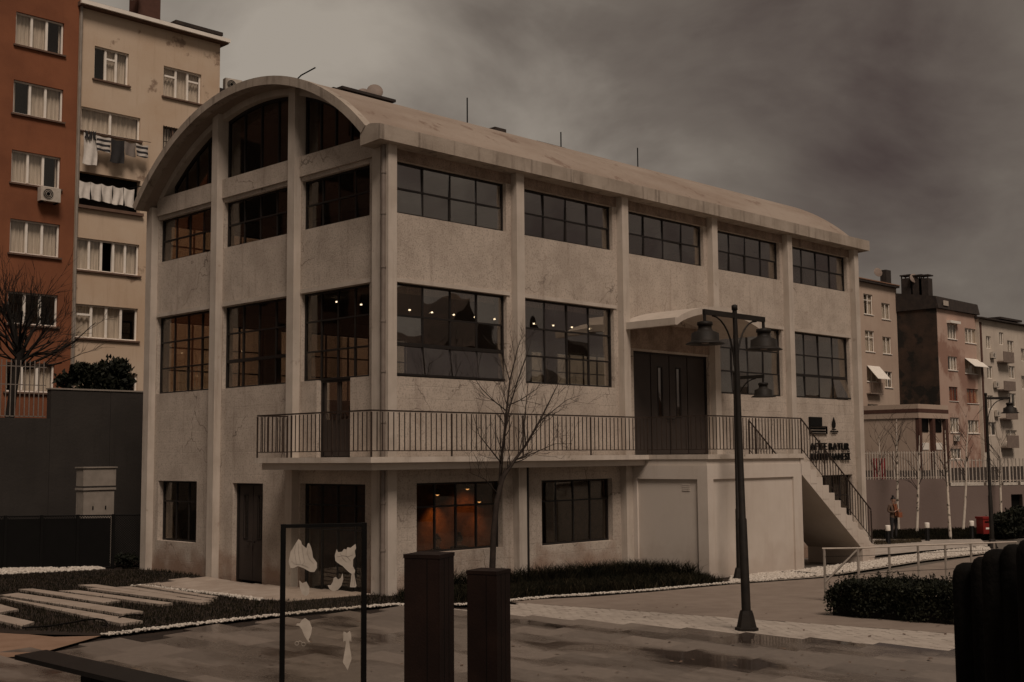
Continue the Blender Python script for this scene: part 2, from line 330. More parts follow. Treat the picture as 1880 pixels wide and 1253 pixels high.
# ------------------------------------------------------------------ ground
def sheet(name, pts, m, h, kind='structure', sub=None, parent=None):
    bm = bmesh.new(); bm.faces.new([bm.verts.new((x, y, 0)) for x, y in pts])
    for q in [30.6+.7*k for k in range(10)]+[DFOLD]:
        bmesh.ops.bisect_plane(bm, geom=bm.verts[:]+bm.edges[:]+bm.faces[:], plane_co=(CAM.x+FH.x*q, CAM.y+FH.y*q, 0), plane_no=(FH.x, FH.y, 0))
    for q in [-9+.5*k for k in range(11)]:
        bmesh.ops.bisect_plane(bm, geom=bm.verts[:]+bm.edges[:]+bm.faces[:], plane_co=(CAM.x+_r.x*q, CAM.y+_r.y*q, 0), plane_no=(_r.x, _r.y, 0))
    for v in bm.verts: v.co.z = gz(v.co.x, v.co.y)+h
    bmesh.ops.recalc_face_normals(bm, faces=bm.faces[:])
    for f in bm.faces:
        if f.normal.z < 0: f.normal_flip()
    me = bpy.data.meshes.new(name); bm.to_mesh(me); bm.free(); me.materials.append(MAT[m])
    o = bpy.data.objects.new(name, me); COL.objects.link(o); ORG[o.name] = (0, 0, 0)
    if parent: o.parent = parent
    elif kind: o['kind'] = kind
    return o
def frame_pt(d, s):   # d metres in front of the camera foot, s metres to the right
    return (CAM.x+FH.x*d+_r.x*s, CAM.y+FH.y*d+_r.y*s)
sheet('ground', [frame_pt(-120, -900), frame_pt(-120, 900), frame_pt(1800, 900), frame_pt(1800, -900)], 'far_ground', -.06)
def gxy(*pp): return [tuple(G(px, py))[:2] for px, py in pp]

# plaza with its slabs, laid along the paver band
bandA, bandB = G(1000, 1122), G(1740, 1178)
bd = Vector((bandB.x-bandA.x, bandB.y-bandA.y)).normalized(); bn = Vector((-bd.y, bd.x))
PC = Vector((bandA.x, bandA.y))
def pz(u, v): q = PC+bd*u+bn*v; return q.x, q.y
plaza = sheet('plaza', [pz(-25, -16), pz(12, -16), pz(12, 5.5), pz(-25, 5.5)], 'earth', -.035)
# border lines of planting, path and plaza (xy)
strip = gxy((-60, 1196), (190, 1169), (330, 1152), (480, 1135), (600, 1123), (720, 1113), (860, 1113), (1000, 1099), (1180, 1087), (1340, 1072), (1420, 1067), (1510, 1058))
def side_of_strip(x, y):
    best = None
    for (ax, ay), (bx, by) in zip(strip, strip[1:]):
        vx, vy = bx-ax, by-ay; l2 = vx*vx+vy*vy; tt = max(0, min(1, ((x-ax)*vx+(y-ay)*vy)/l2)); dx, dy = x-ax-vx*tt, y-ay-vy*tt; dd = math.hypot(dx, dy)
        sg = 1 if vx*(y-ay)-vy*(x-ax) > 0 else -1
        if best is None or dd < best[0]: best = (dd, sg)
    return best[0]*best[1]      # >0 behind the strip (lawn side)
# plaza slabs
slabm = {}
SW, SD = 1.18, .78
cnt = 0; rest = MB(); cand = []
for j in range(-6, 22):
    for i in range(-18, 10):
        u, v = i*SW+(SW*.5 if j % 2 else 0), -1.07-SD*.5-j*SD
        if v > -1.07 and u > -2.0: continue
        x, y = pz(u, v)
        cand.append((u, v, x, y, 0))
def inview(x, y, mg=0):
    d = dist(x, y); s = (x-CAM.x)*_r.x+(y-CAM.y)*_r.y
    if d < 4: return False
    q = s/d*FPX; yy = 837+ (CAM.z-gz(x, y))/d*FPX
    return abs(q) < 1000 and yy < 1300
slab_tilt = Vector((-SLOPE*FH.x, -SLOPE*FH.y, 1)).normalized()
def slab_mesh(w, d, m, name, h=.05):
    a, b_, c = w/2-.012, d/2-.012, .01
    mb = MB(); lo = [(-a, -b_, -h), (a, -b_, -h), (a, b_, -h), (-a, b_, -h)]; mi = [(p[0], p[1], -c) for p in lo]
    hi = [(-a+c, -b_+c, 0), (a-c, -b_+c, 0), (a-c, b_-c, 0), (-a+c, b_-c, 0)]
    mb.add(lo+mi+hi, [(0,1,5,4),(1,2,6,5),(2,3,7,6),(3,0,4,7),(4,5,9,8),(5,6,10,9),(6,7,11,10),(7,4,8,11),(8,9,10,11)])
    return mb.mesh(name, m)
sm = slab_mesh(SW, SD, 'wet_slab', 'paving_slab')
q0 = Vector((0, 0, 1)).rotation_difference(slab_tilt)
rotz = math.atan2(bd.y, bd.x)
tilt_eul = (q0.to_matrix() @ Matrix.Rotation(rotz, 3, 'Z')).to_euler()
cand = [c for c in cand if inview(c[2], c[3]) and side_of_strip(c[2], c[3]) < -.75]
cand.sort(key=lambda c: dist(c[2], c[3]))
for k, (u, v, x, y, _) in enumerate(cand):
    z = gz(x, y)+random.uniform(-.0025, .0025)
    o = inst('paving_slab', sm, None, (x, y, z), tilt_eul)
    if k < 300: o.parent = plaza
    else:
        mm = Matrix.LocRotScale(o.location, tilt_eul.to_quaternion(), None)
        rest.add([mm @ vv.co for vv in sm.vertices], [tuple(p.vertices) for p in sm.polygons]); bpy.data.objects.remove(o)
if rest.v:
    o = rest.build('paving_slab_field', 'wet_slab', plaza); o['kind'] = 'stuff'
# paver band
band = MB(); bw, bl = .125, .25
for j in range(-8, 9):
    for i in range(-30, 60):
        u, v = i*bl+(bl/2 if j % 2 else 0), j*bw
        x, y = pz(u, v)
        if not inview(x, y) or side_of_strip(x, y) > -.2 or u < -1.35-.18*(j % 3): continue
        a, b_ = bl/2-.005, bw/2-.005; z = gz(x, y)+random.uniform(-.003, .004)
        P = [pz(u-a, v-b_), pz(u+a, v-b_), pz(u+a, v+b_), pz(u-a, v+b_)]
        band.add([(p[0], p[1], z-.04) for p in P]+[(p[0], p[1], z) for p in P], [(4,5,6,7),(0,1,5,4),(1,2,6,5),(2,3,7,6),(3,0,4,7)])
o = band.build('paver_band', 'paver', plaza); o['kind'] = 'stuff'
# asphalt path behind the band
sheet('path', [pz(-2.2, 1.06)]+[pz(0, 1.06), pz(30, 1.06)]+gxy((2300, 1010), (1880, 1012), (1815, 1018), (1510, 1062), (1340, 1074), (1180, 1089), (1090, 1096)), 'asphalt_path', .004)
sheet('tan_path', gxy((-200, 1150), (0, 1161), (100, 1171), (185, 1169), (60, 1205), (-200, 1225)), 'tan_path', .012)
# planting soil
lawn_poly = gxy((-300, 1040), (-300, 1190), (-60, 1160), (40, 1166), (190, 1169), (480, 1135), (720, 1113), (860, 1113), (1000, 1099), (1340, 1072), (1342, 1050))+[(9.1, .2), (.3, .2), (.1, .2), (.1, 11.4)]
sheet('soil', lawn_poly, 'earth', .016)

def inpoly(x, y, P):
    c = False; j = len(P)-1
    for i in range(len(P)):
        if (P[i][1] > y) != (P[j][1] > y) and x < (P[j][0]-P[i][0])*(y-P[i][1])/(P[j][1]-P[i][1])+P[i][0]: c = not c
        j = i
    return c
# paved terrace before the doors
terr = [(-.02, 8.3), (-.02, .9), (-1.1, .4), (-1.9, 1.4), (-3.2, 5.0), (-2.6, 8.6)]
terr = gxy((268, 1074), (372, 1064), (690, 1091), (640, 1099), (560, 1106), (480, 1103))
terrace = sheet('terrace', terr, 'earth', .02)
tm = slab_mesh(.6, .6, 'terrace_tile', 'terrace_tile', .03)
for i in range(-10, 4):
    for j in range(-4, 20):
        x, y = i*.6-.3, j*.6+.3
        if inpoly(x, y, terr) and x < -.1: inst('terrace_tile', tm, terrace, (x, y, gz(x, y)+.045+random.uniform(-.002, .002)), q0.to_euler())
# concrete planks laid in the lawn
planks = [((0, 1098), (33, 1094), (263, 1129), (224, 1134)), ((0, 1103), (8, 1103), (262, 1147), (221, 1152)), ((34, 1087), (60, 1086), (221, 1108), (190, 1113)),
          ((107, 1090), (143, 1089), (317, 1113), (297, 1116)), ((143, 1079), (176, 1078), (330, 1101), (310, 1103)), ((160, 1086), (180, 1085), (388, 1110), (368, 1113)),
          ((215, 1083), (240, 1082), (392, 1106), (372, 1107.5)), ((250, 1080), (264, 1079.5), (400, 1101), (386, 1103)), ((-60, 1112), (-20, 1110), (34, 1125), (0, 1131)), ((-60, 1132), (-20, 1130), (63, 1149), (40, 1157))]
sp = bpy.data.objects.new('stepping_path', None); COL.objects.link(sp); sp['kind'] = 'structure'; ORG[sp.name] = (0, 0, 0)
plank_polys = []
for q in planks:
    pts = [G(*p) for p in q]; plank_polys.append([(p.x, p.y) for p in pts])
    # near edges first: build as a slab
    mb = MB(); top = [(p.x, p.y, gz(p.x, p.y)+.07) for p in pts]; bot = [(p.x, p.y, gz(p.x, p.y)-.03) for p in pts]
    mb.prism(bot, top); mb.build('plank', 'plank', sp, fixn=True)

# pebbles
def pebbles(name, label, pts_w, n, size, h=.03):
    mb = MB(); base = []
    t_ = (1+5**.5)/2
    iv = [(-1,t_,0),(1,t_,0),(-1,-t_,0),(1,-t_,0),(0,-1,t_),(0,1,t_),(0,-1,-t_),(0,1,-t_),(t_,0,-1),(t_,0,1),(-t_,0,-1),(-t_,0,1)]
    iv = [Vector(v).normalized() for v in iv]
    fi = [(0,11,5),(0,5,1),(0,1,7),(0,7,10),(0,10,11),(1,5,9),(5,11,4),(11,10,2),(10,7,6),(7,1,8),(3,9,4),(3,4,2),(3,2,6),(3,6,8),(3,8,9),(4,9,5),(2,4,11),(6,2,10),(8,6,7),(9,8,1)]
    for _ in range(n):
        x, y = pts_w(); s = size*random.uniform(.6, 1.35); a = random.random()*6.28; ca, sa = math.cos(a), math.sin(a)
        ex, ey, ez = s*random.uniform(.8, 1.3), s*random.uniform(.6, 1), s*random.uniform(.5, .75)
        z = gz(x, y)+h+random.uniform(-.01, .02)
        mb.add([(x+ca*v.x*ex-sa*v.y*ey, y+sa*v.x*ex+ca*v.y*ey, z+v.z*ez) for v in iv], fi, True)
    o = mb.build(name, 'pebble'); tag(o, label, 'pebbles', kind='stuff'); return o
def along(pl, w):
    seg = []; tot = 0
    for a, b in zip(pl, pl[1:]): l = math.hypot(b[0]-a[0], b[1]-a[1]); seg.append((a, b, l)); tot += l
    def f():
        r = random.random()*tot
        for a, b, l in seg:
            if r <= l: break
            r -= l
        k = r/l; ww = w(k) if callable(w) else w
        off = random.uniform(-ww, ww); nx, ny = -(b[1]-a[1])/l, (b[0]-a[0])/l
        return a[0]+(b[0]-a[0])*k+nx*off, a[1]+(b[1]-a[1])*k+ny*off
    return f
def inside(P):
    xs = [p[0] for p in P]; ys = [p[1] for p in P]
    def f():
        while True:
            x, y = random.uniform(min(xs), max(xs)), random.uniform(min(ys), max(ys))
            if inpoly(x, y, P): return x, y
    return f
pebbles('pebble_edging', 'thin line of white pebbles edging lawn and plaza', along(strip[1:-1], .11), 3400, .025)
pebbles('pebble_edging', 'row of white pebbles between the stepping planks and tiled terrace', along(gxy((248, 1078), (330, 1086), (420, 1096), (478, 1104)), .13), 700, .04)
pebbles('pebble_edging', 'white pebbles along the foot of the dark mesh fence', inside(gxy((-120, 1050), (0, 1046), (185, 1043), (190, 1047), (100, 1052), (-120, 1063))), 1500, .055)
sheet('gravel_bed', gxy((1342, 1052), (1340, 1073), (1510, 1060), (1600, 1046), (1700, 1030), (1818, 1016), (1815, 1004), (1700, 1017), (1590, 1033), (1478, 1047)), 'puddle_kerb', .01)
pebbles('pebble_bed', 'wide bed of white pebbles from the stair base along the grey path', inside(gxy((1342, 1052), (1340, 1072), (1510, 1059), (1600, 1045), (1700, 1029), (1818, 1015), (1815, 1004), (1700, 1017), (1590, 1033), (1478, 1047))), 7500, .045)

# grass
def grass(name, label, fn, n, h0, h1, w, m, clump=1, lean=.35, skip=None):
    mb = MB()
    for _ in range(n):
        cx, cy = fn()
        if skip and skip(cx, cy): continue
        for c in range(clump):
            x, y = cx+random.gauss(0, .06 if clump > 1 else .01), cy+random.gauss(0, .06 if clump > 1 else .01)
            h = random.uniform(h0, h1); a = random.random()*6.28; lx, ly = math.cos(a)*h*lean*random.uniform(.3, 1.6), math.sin(a)*h*lean*random.uniform(.3, 1.6)
            b = random.random()*6.28; wx, wy = math.cos(b)*w, math.sin(b)*w; z = gz(x, y)+.01
            mb.add([(x-wx, y-wy, z), (x+wx, y+wy, z), (x+lx*.5+wx*.7, y+ly*.5+wy*.7, z+h*.62), (x+lx*.5-wx*.7, y+ly*.5-wy*.7, z+h*.62), (x+lx, y+ly, z+h*random.uniform(.75, 1))], [(0, 1, 2, 3), (3, 2, 4)])
    o = mb.build(name, m); tag(o, label, 'grass', kind='stuff'); return o
lawnL = gxy((-60, 1062), (60, 1055), (190, 1050), (290, 1044), (372, 1060), (270, 1073), (480, 1105), (690, 1094), (725, 1082), (830, 1082), (860, 1106), (720, 1110), (480, 1132), (190, 1166), (0, 1158), (-60, 1152))
def on_plank(x, y): return any(inpoly(x, y, P) for P in plank_polys) or inpoly(x, y, terr)
grass('lawn', 'dark short grass around the concrete stepping planks', inside(lawnL), 26000, .04, .11, .006, 'grass', skip=on_plank)
grass('lawn', 'dry straw blades scattered through the lawn by the planks', inside(lawnL), 3500, .03, .09, .005, 'grass_dry', lean=.9, skip=on_plank)
bed = [(.3, -.1)]+[(9.0, -.1), (9.0, -2.4)]+gxy((1325, 1073), (1180, 1085), (1000, 1096), (860, 1108), (735, 1108))
def bedskip(x, y): return False
grass('planting_bed', 'dark ornamental grass tufts in the bed below the balcony', inside(bed), 3600, .10, .30, .009, 'grass', clump=6, lean=.6)
grass('planting_bed', 'dry brown blades among the tufts below the balcony', inside(bed), 900, .08, .26, .007, 'grass_dry', clump=3, lean=.8)
wallbed = [(1.2, .05), (9.0, .05), (9.0, -2.3), (7.2, -1.3), (3, -.8)]
grass('planting_bed', 'taller grass clumps against the library base', inside(wallbed), 520, .25, .62, .012, 'grass', clump=11, lean=.75)
verge = gxy((1602, 978), (1880, 970), (1900, 985), (1808, 990), (1700, 992), (1602, 990))
sheet('verge', verge, 'earth', .01)
grass('verge', 'dark grass verge at the foot of the mauve retaining wall', inside(verge), 14000, .08, .2, .012, 'grass')
sheet('footpath', gxy((1600, 991), (1700, 992.5), (1800, 991), (1815, 1003), (1700, 1012), (1604, 1022)), 'paver', .02)
grass('planting_bed', 'narrow dry planting strip behind the bollards', inside(gxy((1604, 996), (1690, 993.5), (1692, 997), (1604, 1002))), 1500, .06, .16, .01, 'grass_dry')

# ------------------------------------------------------------------ the library
LIB = thing('library_building', (11, 6, 0), 'pale concrete library with barrel vaulted roof, steel windows and entrance balcony', 'library')
XE, YN = 22.6, 11.8
FR = lambda u, d, z: (u, d, z)                 # right facade
FL = lambda u, d, z: (d, u, z)                 # arched end facade
FN = lambda u, d, z: (u, YN-d, z)              # rear facade
def fbox(mb, F, u0, u1, d0, d1, z0, z1):
    a = F(u0, d0, z0); b = F(u1, d1, z1); return mb.box(a[0], b[0], a[1], b[1], a[2], b[2])
WD0, WD1 = .22, .56
def wall_bay(F, u0, u1, z0, z1, holes, m='plaster'):
    mb = MB(); zs = sorted({z0, z1, *[h[2] for h in holes], *[h[3] for h in holes]})
    for za, zb in zip(zs, zs[1:]):
        hs = sorted([h for h in holes if h[2] < zb-1e-6 and h[3] > za+1e-6]); u = u0
        for h in hs:
            if h[0] > u: fbox(mb, F, u, h[0], WD0, WD1, za, zb)
            u = h[1]
        if u < u1: fbox(mb, F, u, u1, WD0, WD1, za, zb)
    return mb.build('wall', m, LIB)
PANES = {}
def window(F, u0, u1, z0, z1, cols, zr, dg=.37, open_row=False, tilt=None, name='window', glassm='glass_window', fr=.05):
    """steel window; zr = inner horizontal bar heights"""
    f = MB()
    fbox(f, F, u0, u0+fr, dg-.03, dg+.05, z0, z1); fbox(f, F, u1-fr, u1, dg-.03, dg+.05, z0, z1)
    fbox(f, F, u0+fr, u1-fr, dg-.03, dg+.05, z1-fr, z1); fbox(f, F, u0+fr, u1-fr, dg-.03, dg+.05, z0, z0+fr)
    w = f.build(name, 'frame_metal', LIB)
    us = [u0+fr+(u1-u0-2*fr)*k/cols for k in range(cols+1)] if isinstance(cols, int) else [u0+fr]+list(cols)+[u1-fr]
    zz = [z0+fr]+list(zr)+[z1-fr]
    for u in us[1:-1]:
        b = MB(); fbox(b, F, u-.021, u+.021, dg-.02, dg+.04, z0+fr, z1-fr); b.build('glazing_bar', 'frame_metal', w)
    for k, z in enumerate(zr):
        h = .045 if (open_row and k == 0) else .021
        b = MB(); fbox(b, F, u0+fr, u1-fr, dg-.026-(.012 if h > .03 else 0), dg+.042, z-h, z+h); b.build('glazing_bar', 'frame_metal', w)
    for i in range(len(us)-1):
        for j in range(len(zz)-1):
            p = MB(); a0, a1, b0, b1 = us[i]+.015, us[i+1]-.015, zz[j]+.012, zz[j+1]-.012
            t0 = 0
            if tilt and j == 0 and (tilt == 'all' or i in tilt): t0 = .10 if tilt == "all" else .16
            # hopper lights lean out at the foot
            A = [F(a0, dg-t0, b0), F(a1, dg-t0, b0), F(a1, dg, b1), F(a0, dg, b1)]; B = [F(a0, dg+.012-t0, b0), F(a1, dg+.012-t0, b0), F(a1, dg+.012, b1), F(a0, dg+.012, b1)]
            # slight unevenness of old glass: each pane sits at its own tiny angle
            e_ = random.uniform(-.012, .012); g_ = random.uniform(-.010, .010); q = 1 if F is not FL else 0
            def sh(P, k):
                P = list(P); P[q] += (e_ if k in (1, 2) else -e_)+(g_ if k > 1 else -g_); return tuple(P)
            p.prism([sh(a, k) for k, a in enumerate(A)], [sh(a, k) for k, a in enumerate(B)])
            p.build('pane', glassm, w, fixn=True)
            if t0:
                b = MB(); b.prism([F(a0-.02, dg-t0-.02, b0-.03), F(a1+.02, dg-t0-.02, b0-.03), F(a1+.02, dg-t0-.02, b0+.02), F(a0-.02, dg-t0-.02, b0+.02)], [F(a0-.02, dg-t0+.03, b0-.03), F(a1+.02, dg-t0+.03, b0-.03), F(a1+.02, dg-t0+.03, b0+.02), F(a0-.02, dg-t0+.03, b0+.02)]); b.build('hopper_rail', 'frame_metal', w, fixn=True)
    return w
BR = [(0, .27), (4.41, 4.70), (8.81, 9.10), (13.31, 13.60), (17.74, 18.03), (22.3, 22.6)]
BL = [(.30, .62), (3.84, 4.14), (7.56, 7.86), (11.18, 11.5)]
# pilasters
for i, (a, b) in enumerate(BR):
    mb = MB()
    if i == 0: mb.box(.0, .27, 0, .20, -1.2, 10.66)
    else: mb.box(a, b, 0, .50, -1.2, 10.66)
    mb.build('pilaster', 'pilaster', LIB)
ARC_Y, ARC_R, ARC_Z = 5.82, 7.73, 5.57
def arc_z(y, r): return ARC_Z+math.sqrt(max(0, r*r-(y-ARC_Y)**2))
for i, (a, b) in enumerate(BL):
    x1 = .20 if i == 0 else .50
    if i in (1, 2):
        zt = [arc_z(a, ARC_R-.20), arc_z(b, ARC_R-.20)]
        MB().hexa([(0, a, -1.2), (x1, a, -1.2), (x1, b, -1.2), (0, b, -1.2), (0, a, zt[0]), (x1, a, zt[0]), (x1, b, zt[1]), (0, b, zt[1])]).build('pilaster', 'pilaster', LIB)
    else: box('pilaster', 'pilaster', LIB, 0, x1, a, b, -1.2, 10.72)
box('pilaster', 'pilaster', LIB, .12, .27, .201, .62, -1.2, 10.7)     # recessed core of the corner behind the downpipe
# right facade bays: openings
RU = (9.02, 10.32); RM = (5.03, 7.32)
bays = [(BR[i][1], BR[i+1][0]) for i in range(5)]
for i, (a, b) in enumerate(bays):
    o0, o1 = a+.16, b-.18
    holes = [(o0, o1, *RU)]
    if i == 2: holes.append((9.5, 13.28, 3.1, 6.16))
    else: holes.append((o0, o1, *RM))
    if i == 0: holes.append((1.08, 4.02, .76, 2.46))
    if i == 1: holes.append((5.5, 8.45, .70, 2.44))
    if i == 4: holes.append((19.9, 22.02, -.3, 2.33))
    wall_bay(FR, a, b, -1.2, 10.7, holes)
    mb = MB(); fbox(mb, FR, a, b, WD0-.006, WD0-.001, RU[1]+.004, 10.62); mb.build('stain_shade_render', 'plaster_stain_shade', LIB)  # thin plate: brown stain and eave shade both put into its colour
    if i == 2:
        mb = MB(); fbox(mb, FR, a+.002, b-.002, WD0-.006, WD0-.001, 6.22, 7.0); mb.build('stain_shade_render', 'plaster_stain_shade', LIB)  # plate over the door: stain plus painted canopy shade
    window(FR, o0, o1, *RU, 4, [9.66])
    if i in (0, 1, 3, 4):
        window(FR, o0, o1, *RM, 4, [5.83, 6.53] if i in (0, 4) else [5.78, 6.53], open_row=i in (0, 4), tilt='all' if i == 0 else ({3} if i == 4 else None))
    if i != 2: box('roller_blind', 'curtain', LIB, o0+.05, o1-.05, .62, .635, 7.32-random.uniform(.16, .24), 7.45)
    # plaster reveal strips round the middle windows
    if i != 2:
        mb = MB(); fbox(mb, FR, o0-.0, o1+.10, WD0-.03, WD0, RM[1]+.001, RM[1]+.10); mb.build('lintel_band', 'pilaster', LIB)
window(FR, 1.08, 4.02, .76, 2.46, 4, [1.87], dg=.42, glassm='glass_ground')
window(FR, 5.5, 8.45, .70, 2.44, 4, [1.87], dg=.42, glassm='glass_ground')
window(FR, 19.9, 22.02, -.3, 2.33, 4, [.9, 1.6], dg=.42, glassm='glass_ground')
# arched end
for i in range(3):
    a, b = BL[i][1], BL[i+1][0]; o0, o1 = a+.02, b-.06
    if i: o0, o1 = a+.22, b-.03
    holes = [(o0, o1, 9.03, 10.34)]
    if i == 0: o0, o1 = a+.40, b+.04-.0
    o0, o1 = [(.98, 3.80), (4.30, 7.52), (8.02, 11.14)][i]
    holes = [(o0, o1, 9.03, 10.34)]; gh = []
    if i == 0: holes += [(o0, o1, 5.06, 7.35), (1.72, 3.1, 3.1, 5.06)]; gh = [(1.12, 3.78, -.3, 2.44)]
    else: holes.append((o0, o1, 5.04, 7.34))
    if i == 1: gh = [(5.45, 6.9, -.3, 2.42)]
    if i == 2: gh = [(8.75, 10.9, .70, 2.45)]
    wall_bay(FL, a, b, -1.2, 11.0, holes+gh)
    window(FL, o0, o1, 9.03, 10.34, 4, [9.68], glassm='glass_end')
    mb = MB(); fbox(mb, FL, a, b, WD0-.06, WD0, 10.46, 11.0); mb.build('beam', 'plaster', LIB)
    mb = MB(); fbox(mb, FL, o0-.05, o1, WD0-.03, WD0, 7.36, 7.47); mb.build('lintel_band', 'pilaster', LIB)
    if i == 0:
        w = window(FL, o0, o1, 5.06, 7.35, [1.72, 2.41, 3.1], [5.82, 6.6], glassm='glass_end')
    else: window(FL, o0, o1, 5.04, 7.34, 4, [5.80, 6.58], open_row=(i == 1), glassm='glass_end')
window(FL, 8.75, 10.9, .70, 2.45, 3, [1.85], dg=.42, glassm='glass_ground')
window(FL, 1.12, 3.78, -.3, 2.44, [1.75, 2.45, 3.1], [1.3, 1.9], dg=.42, glassm='glass_ground')
# balcony door under the corner window
def door(F, u0, u1, z0, z1, leaves, slit, dg=.40, glazed=None, name='door'):
    f = MB(); fr = .06
    fbox(f, F, u0, u0+fr, dg-.04, dg+.08, z0, z1); fbox(f, F, u1-fr, u1, dg-.04, dg+.08, z0, z1); fbox(f, F, u0+fr, u1-fr, dg-.04, dg+.08, z1-fr, z1)
    d = f.build(name, 'frame_metal', LIB); w = (u1-u0-2*fr)/leaves
    for k in range(leaves):
        a, b = u0+fr+k*w+.022, u0+fr+(k+1)*w-.022; l = MB()
        if slit and slit[0] <= k <= slit[1]:
            s0, s1, sz0, sz1 = (a+b)/2-slit[2]/2, (a+b)/2+slit[2]/2, z0+slit[3], z0+slit[4]
            fbox(l, F, a, s0, dg, dg+.05, z0+.02, z1-fr); fbox(l, F, s1, b, dg, dg+.05, z0+.02, z1-fr); fbox(l, F, s0, s1, dg, dg+.05, z0+.02, sz0); fbox(l, F, s0, s1, dg, dg+.05, sz1, z1-fr)
            l.build('door_leaf', 'door_metal', d)
            g = MB(); fbox(g, F, s0, s1, dg+.02, dg+.03, sz0, sz1); g.build('pane', 'glass_window', d)
            g = MB(); fbox(g, F, s0-.03, s0, dg-.012, dg-.0, sz0-.03, sz1+.03); fbox(g, F, s1, s1+.03, dg-.012, dg, sz0-.03, sz1+.03); fbox(g, F, s0, s1, dg-.012, dg, sz0-.03, sz0); fbox(g, F, s0, s1, dg-.012, dg, sz1, sz1+.03); g.build('glazing_bead', 'frame_metal', d)
        elif glazed:
            fbox(l, F, a, b, dg, dg+.05, z0+.02, z0+glazed); fbox(l, F, a, a+.05, dg, dg+.05, z0+glazed, z1-fr); fbox(l, F, b-.05, b, dg, dg+.05, z0+glazed, z1-fr); l.build('door_leaf', 'door_metal', d)
            g = MB(); fbox(g, F, a+.05, b-.05, dg+.02, dg+.03, z0+glazed, z1-fr); g.build('pane', 'glass_window', d)
        else:
            fbox(l, F, a, b, dg, dg+.05, z0+.02, z1-fr); l.build('door_leaf', 'door_metal', d)
        if leaves == 2 or k in (1, 2):
            hu = b-.09 if (k % 2 == (0 if leaves == 2 else 1)) else a+.09
            h = MB(); fbox(h, F, hu-.07, hu+.07, dg-.07, dg-.05, z0+1.05, z0+1.08); fbox(h, F, hu-.01, hu+.01, dg-.05, dg, z0+1.05, z0+1.08); h.build('door_handle', 'frame_metal', d)
    return d
door(FL, 1.72, 3.1, 3.1, 5.06, 2, None, glazed=.95)
door(FL, 5.45, 6.9, -.22, 2.42, 2, (0, 1, .16, 1.15, 2.3))
door(FR, 9.5, 13.28, 3.1, 6.16, 4, (1, 2, .20, 1.15, 2.62), dg=.36)
# lunette glazing over the beam
RS = ARC_R-.20
for i in range(3):
    a, b = BL[i][1], BL[i+1][0]
    lo, hi = a+.12, b-.03
    if i == 0: lo = max(lo, 1.25)
    if i == 2: hi = min(hi, 10.45)
    rin = RS-.20
    def top(y): return arc_z(y, rin)
    fr = MB(); N = 16; ys = [lo+(hi-lo)*k/N for k in range(N+1)]
    # head strip (curved reveal) from glazing up to the shell
    hs = MB()
    yy = [a+(b-a)*k/20 for k in range(21)]
    for y0, y1 in zip(yy, yy[1:]):
        t0, t1 = max(arc_z(y0, rin+.02), 10.98), max(arc_z(y1, rin+.02), 10.98); s0, s1 = arc_z(y0, RS+.06), arc_z(y1, RS+.06)
        if s0 < t0 or s1 < t1: continue
        hs.hexa([(.14, y0, t0), (.50, y0, t0), (.50, y1, t1), (.14, y1, t1), (.14, y0, s0), (.50, y0, s0), (.50, y1, s1), (.14, y1, s1)])
    hs.build('arch_head', 'pilaster', LIB, fixn=True)
    for y0, y1 in zip(ys, ys[1:]):
        t0, t1 = max(top(y0), 11.05), max(top(y1), 11.05)
        fr.hexa([(.33, y0, t0-.06), (.42, y0, t0-.06), (.42, y1, t1-.06), (.33, y1, t1-.06), (.33, y0, t0+.03), (.42, y0, t0+.03), (.42, y1, t1+.03), (.33, y1, t1+.03)])
    fr.box(.33, .42, lo, hi, 11.0, 11.05); fr.box(.331, .419, lo, lo+.05, 11.05, top(lo)); fr.box(.331, .419, hi-.05, hi, 11.05, top(hi))
    w = fr.build('window', 'frame_metal', LIB, fixn=True)
    if i != 1: box('wall', 'plaster', LIB, .25, .54, a, lo, 11.0, max(11.02, arc_z(a, RS))) if i == 0 else box('wall', 'plaster', LIB, .25, .54, hi, b, 11.0, 11.03)
    if i == 1: box('wall', 'plaster', LIB, .22, .5, a, lo, 11.0, arc_z(a, RS))
    nc = 4
    for k in range(nc):
        y0, y1 = lo+(hi-lo)*k/nc, lo+(hi-lo)*(k+1)/nc
        if k: 
            if top(y0) > 11.1: box('glazing_bar', 'frame_metal', w, .34, .41, y0-.02, y0+.02, 11.05, top(y0))
        pts = [(y0+.01, 11.02)]+[(y1-.01, 11.02)]+[(y, max(11.03, top(y))) for y in [y1-.01-(y1-y0-.02)*q/6 for q in range(7)]]
        MB().prism([(.372, y, z) for y, z in pts], [(.384, y, z) for y, z in pts]).build('pane', 'glass_end', w, fixn=True)
# rear and far end walls
rb = [(.4, 4.5), (4.5, 9.0), (9.0, 13.5), (13.5, 18.0), (18.0, 22.2)]
for a, b in rb:
    wall_bay(FN, a, b, -1.2, 10.7, [(a+.3, b-.3, 9.0, 10.3), (a+.3, b-.3, 5.0, 7.3)])
    window(FN, a+.3, b-.3, 9.0, 10.3, 4, [9.66]); window(FN, a+.3, b-.3, 5.0, 7.3, 4, [5.8, 6.5])
mb = MB(); N = 24
yy = [.3+(11.5-.3)*k/N for k in range(N+1)]
for y0, y1 in zip(yy, yy[1:]):
    mb.hexa([(22.2, y0, -1.2), (22.55, y0, -1.2), (22.55, y1, -1.2), (22.2, y1, -1.2), (22.2, y0, arc_z(y0, ARC_R-.1)), (22.55, y0, arc_z(y0, ARC_R-.1)), (22.55, y1, arc_z(y1, ARC_R-.1)), (22.2, y1, arc_z(y1, ARC_R-.1))])
mb.build('wall', 'plaster', LIB, fixn=True)
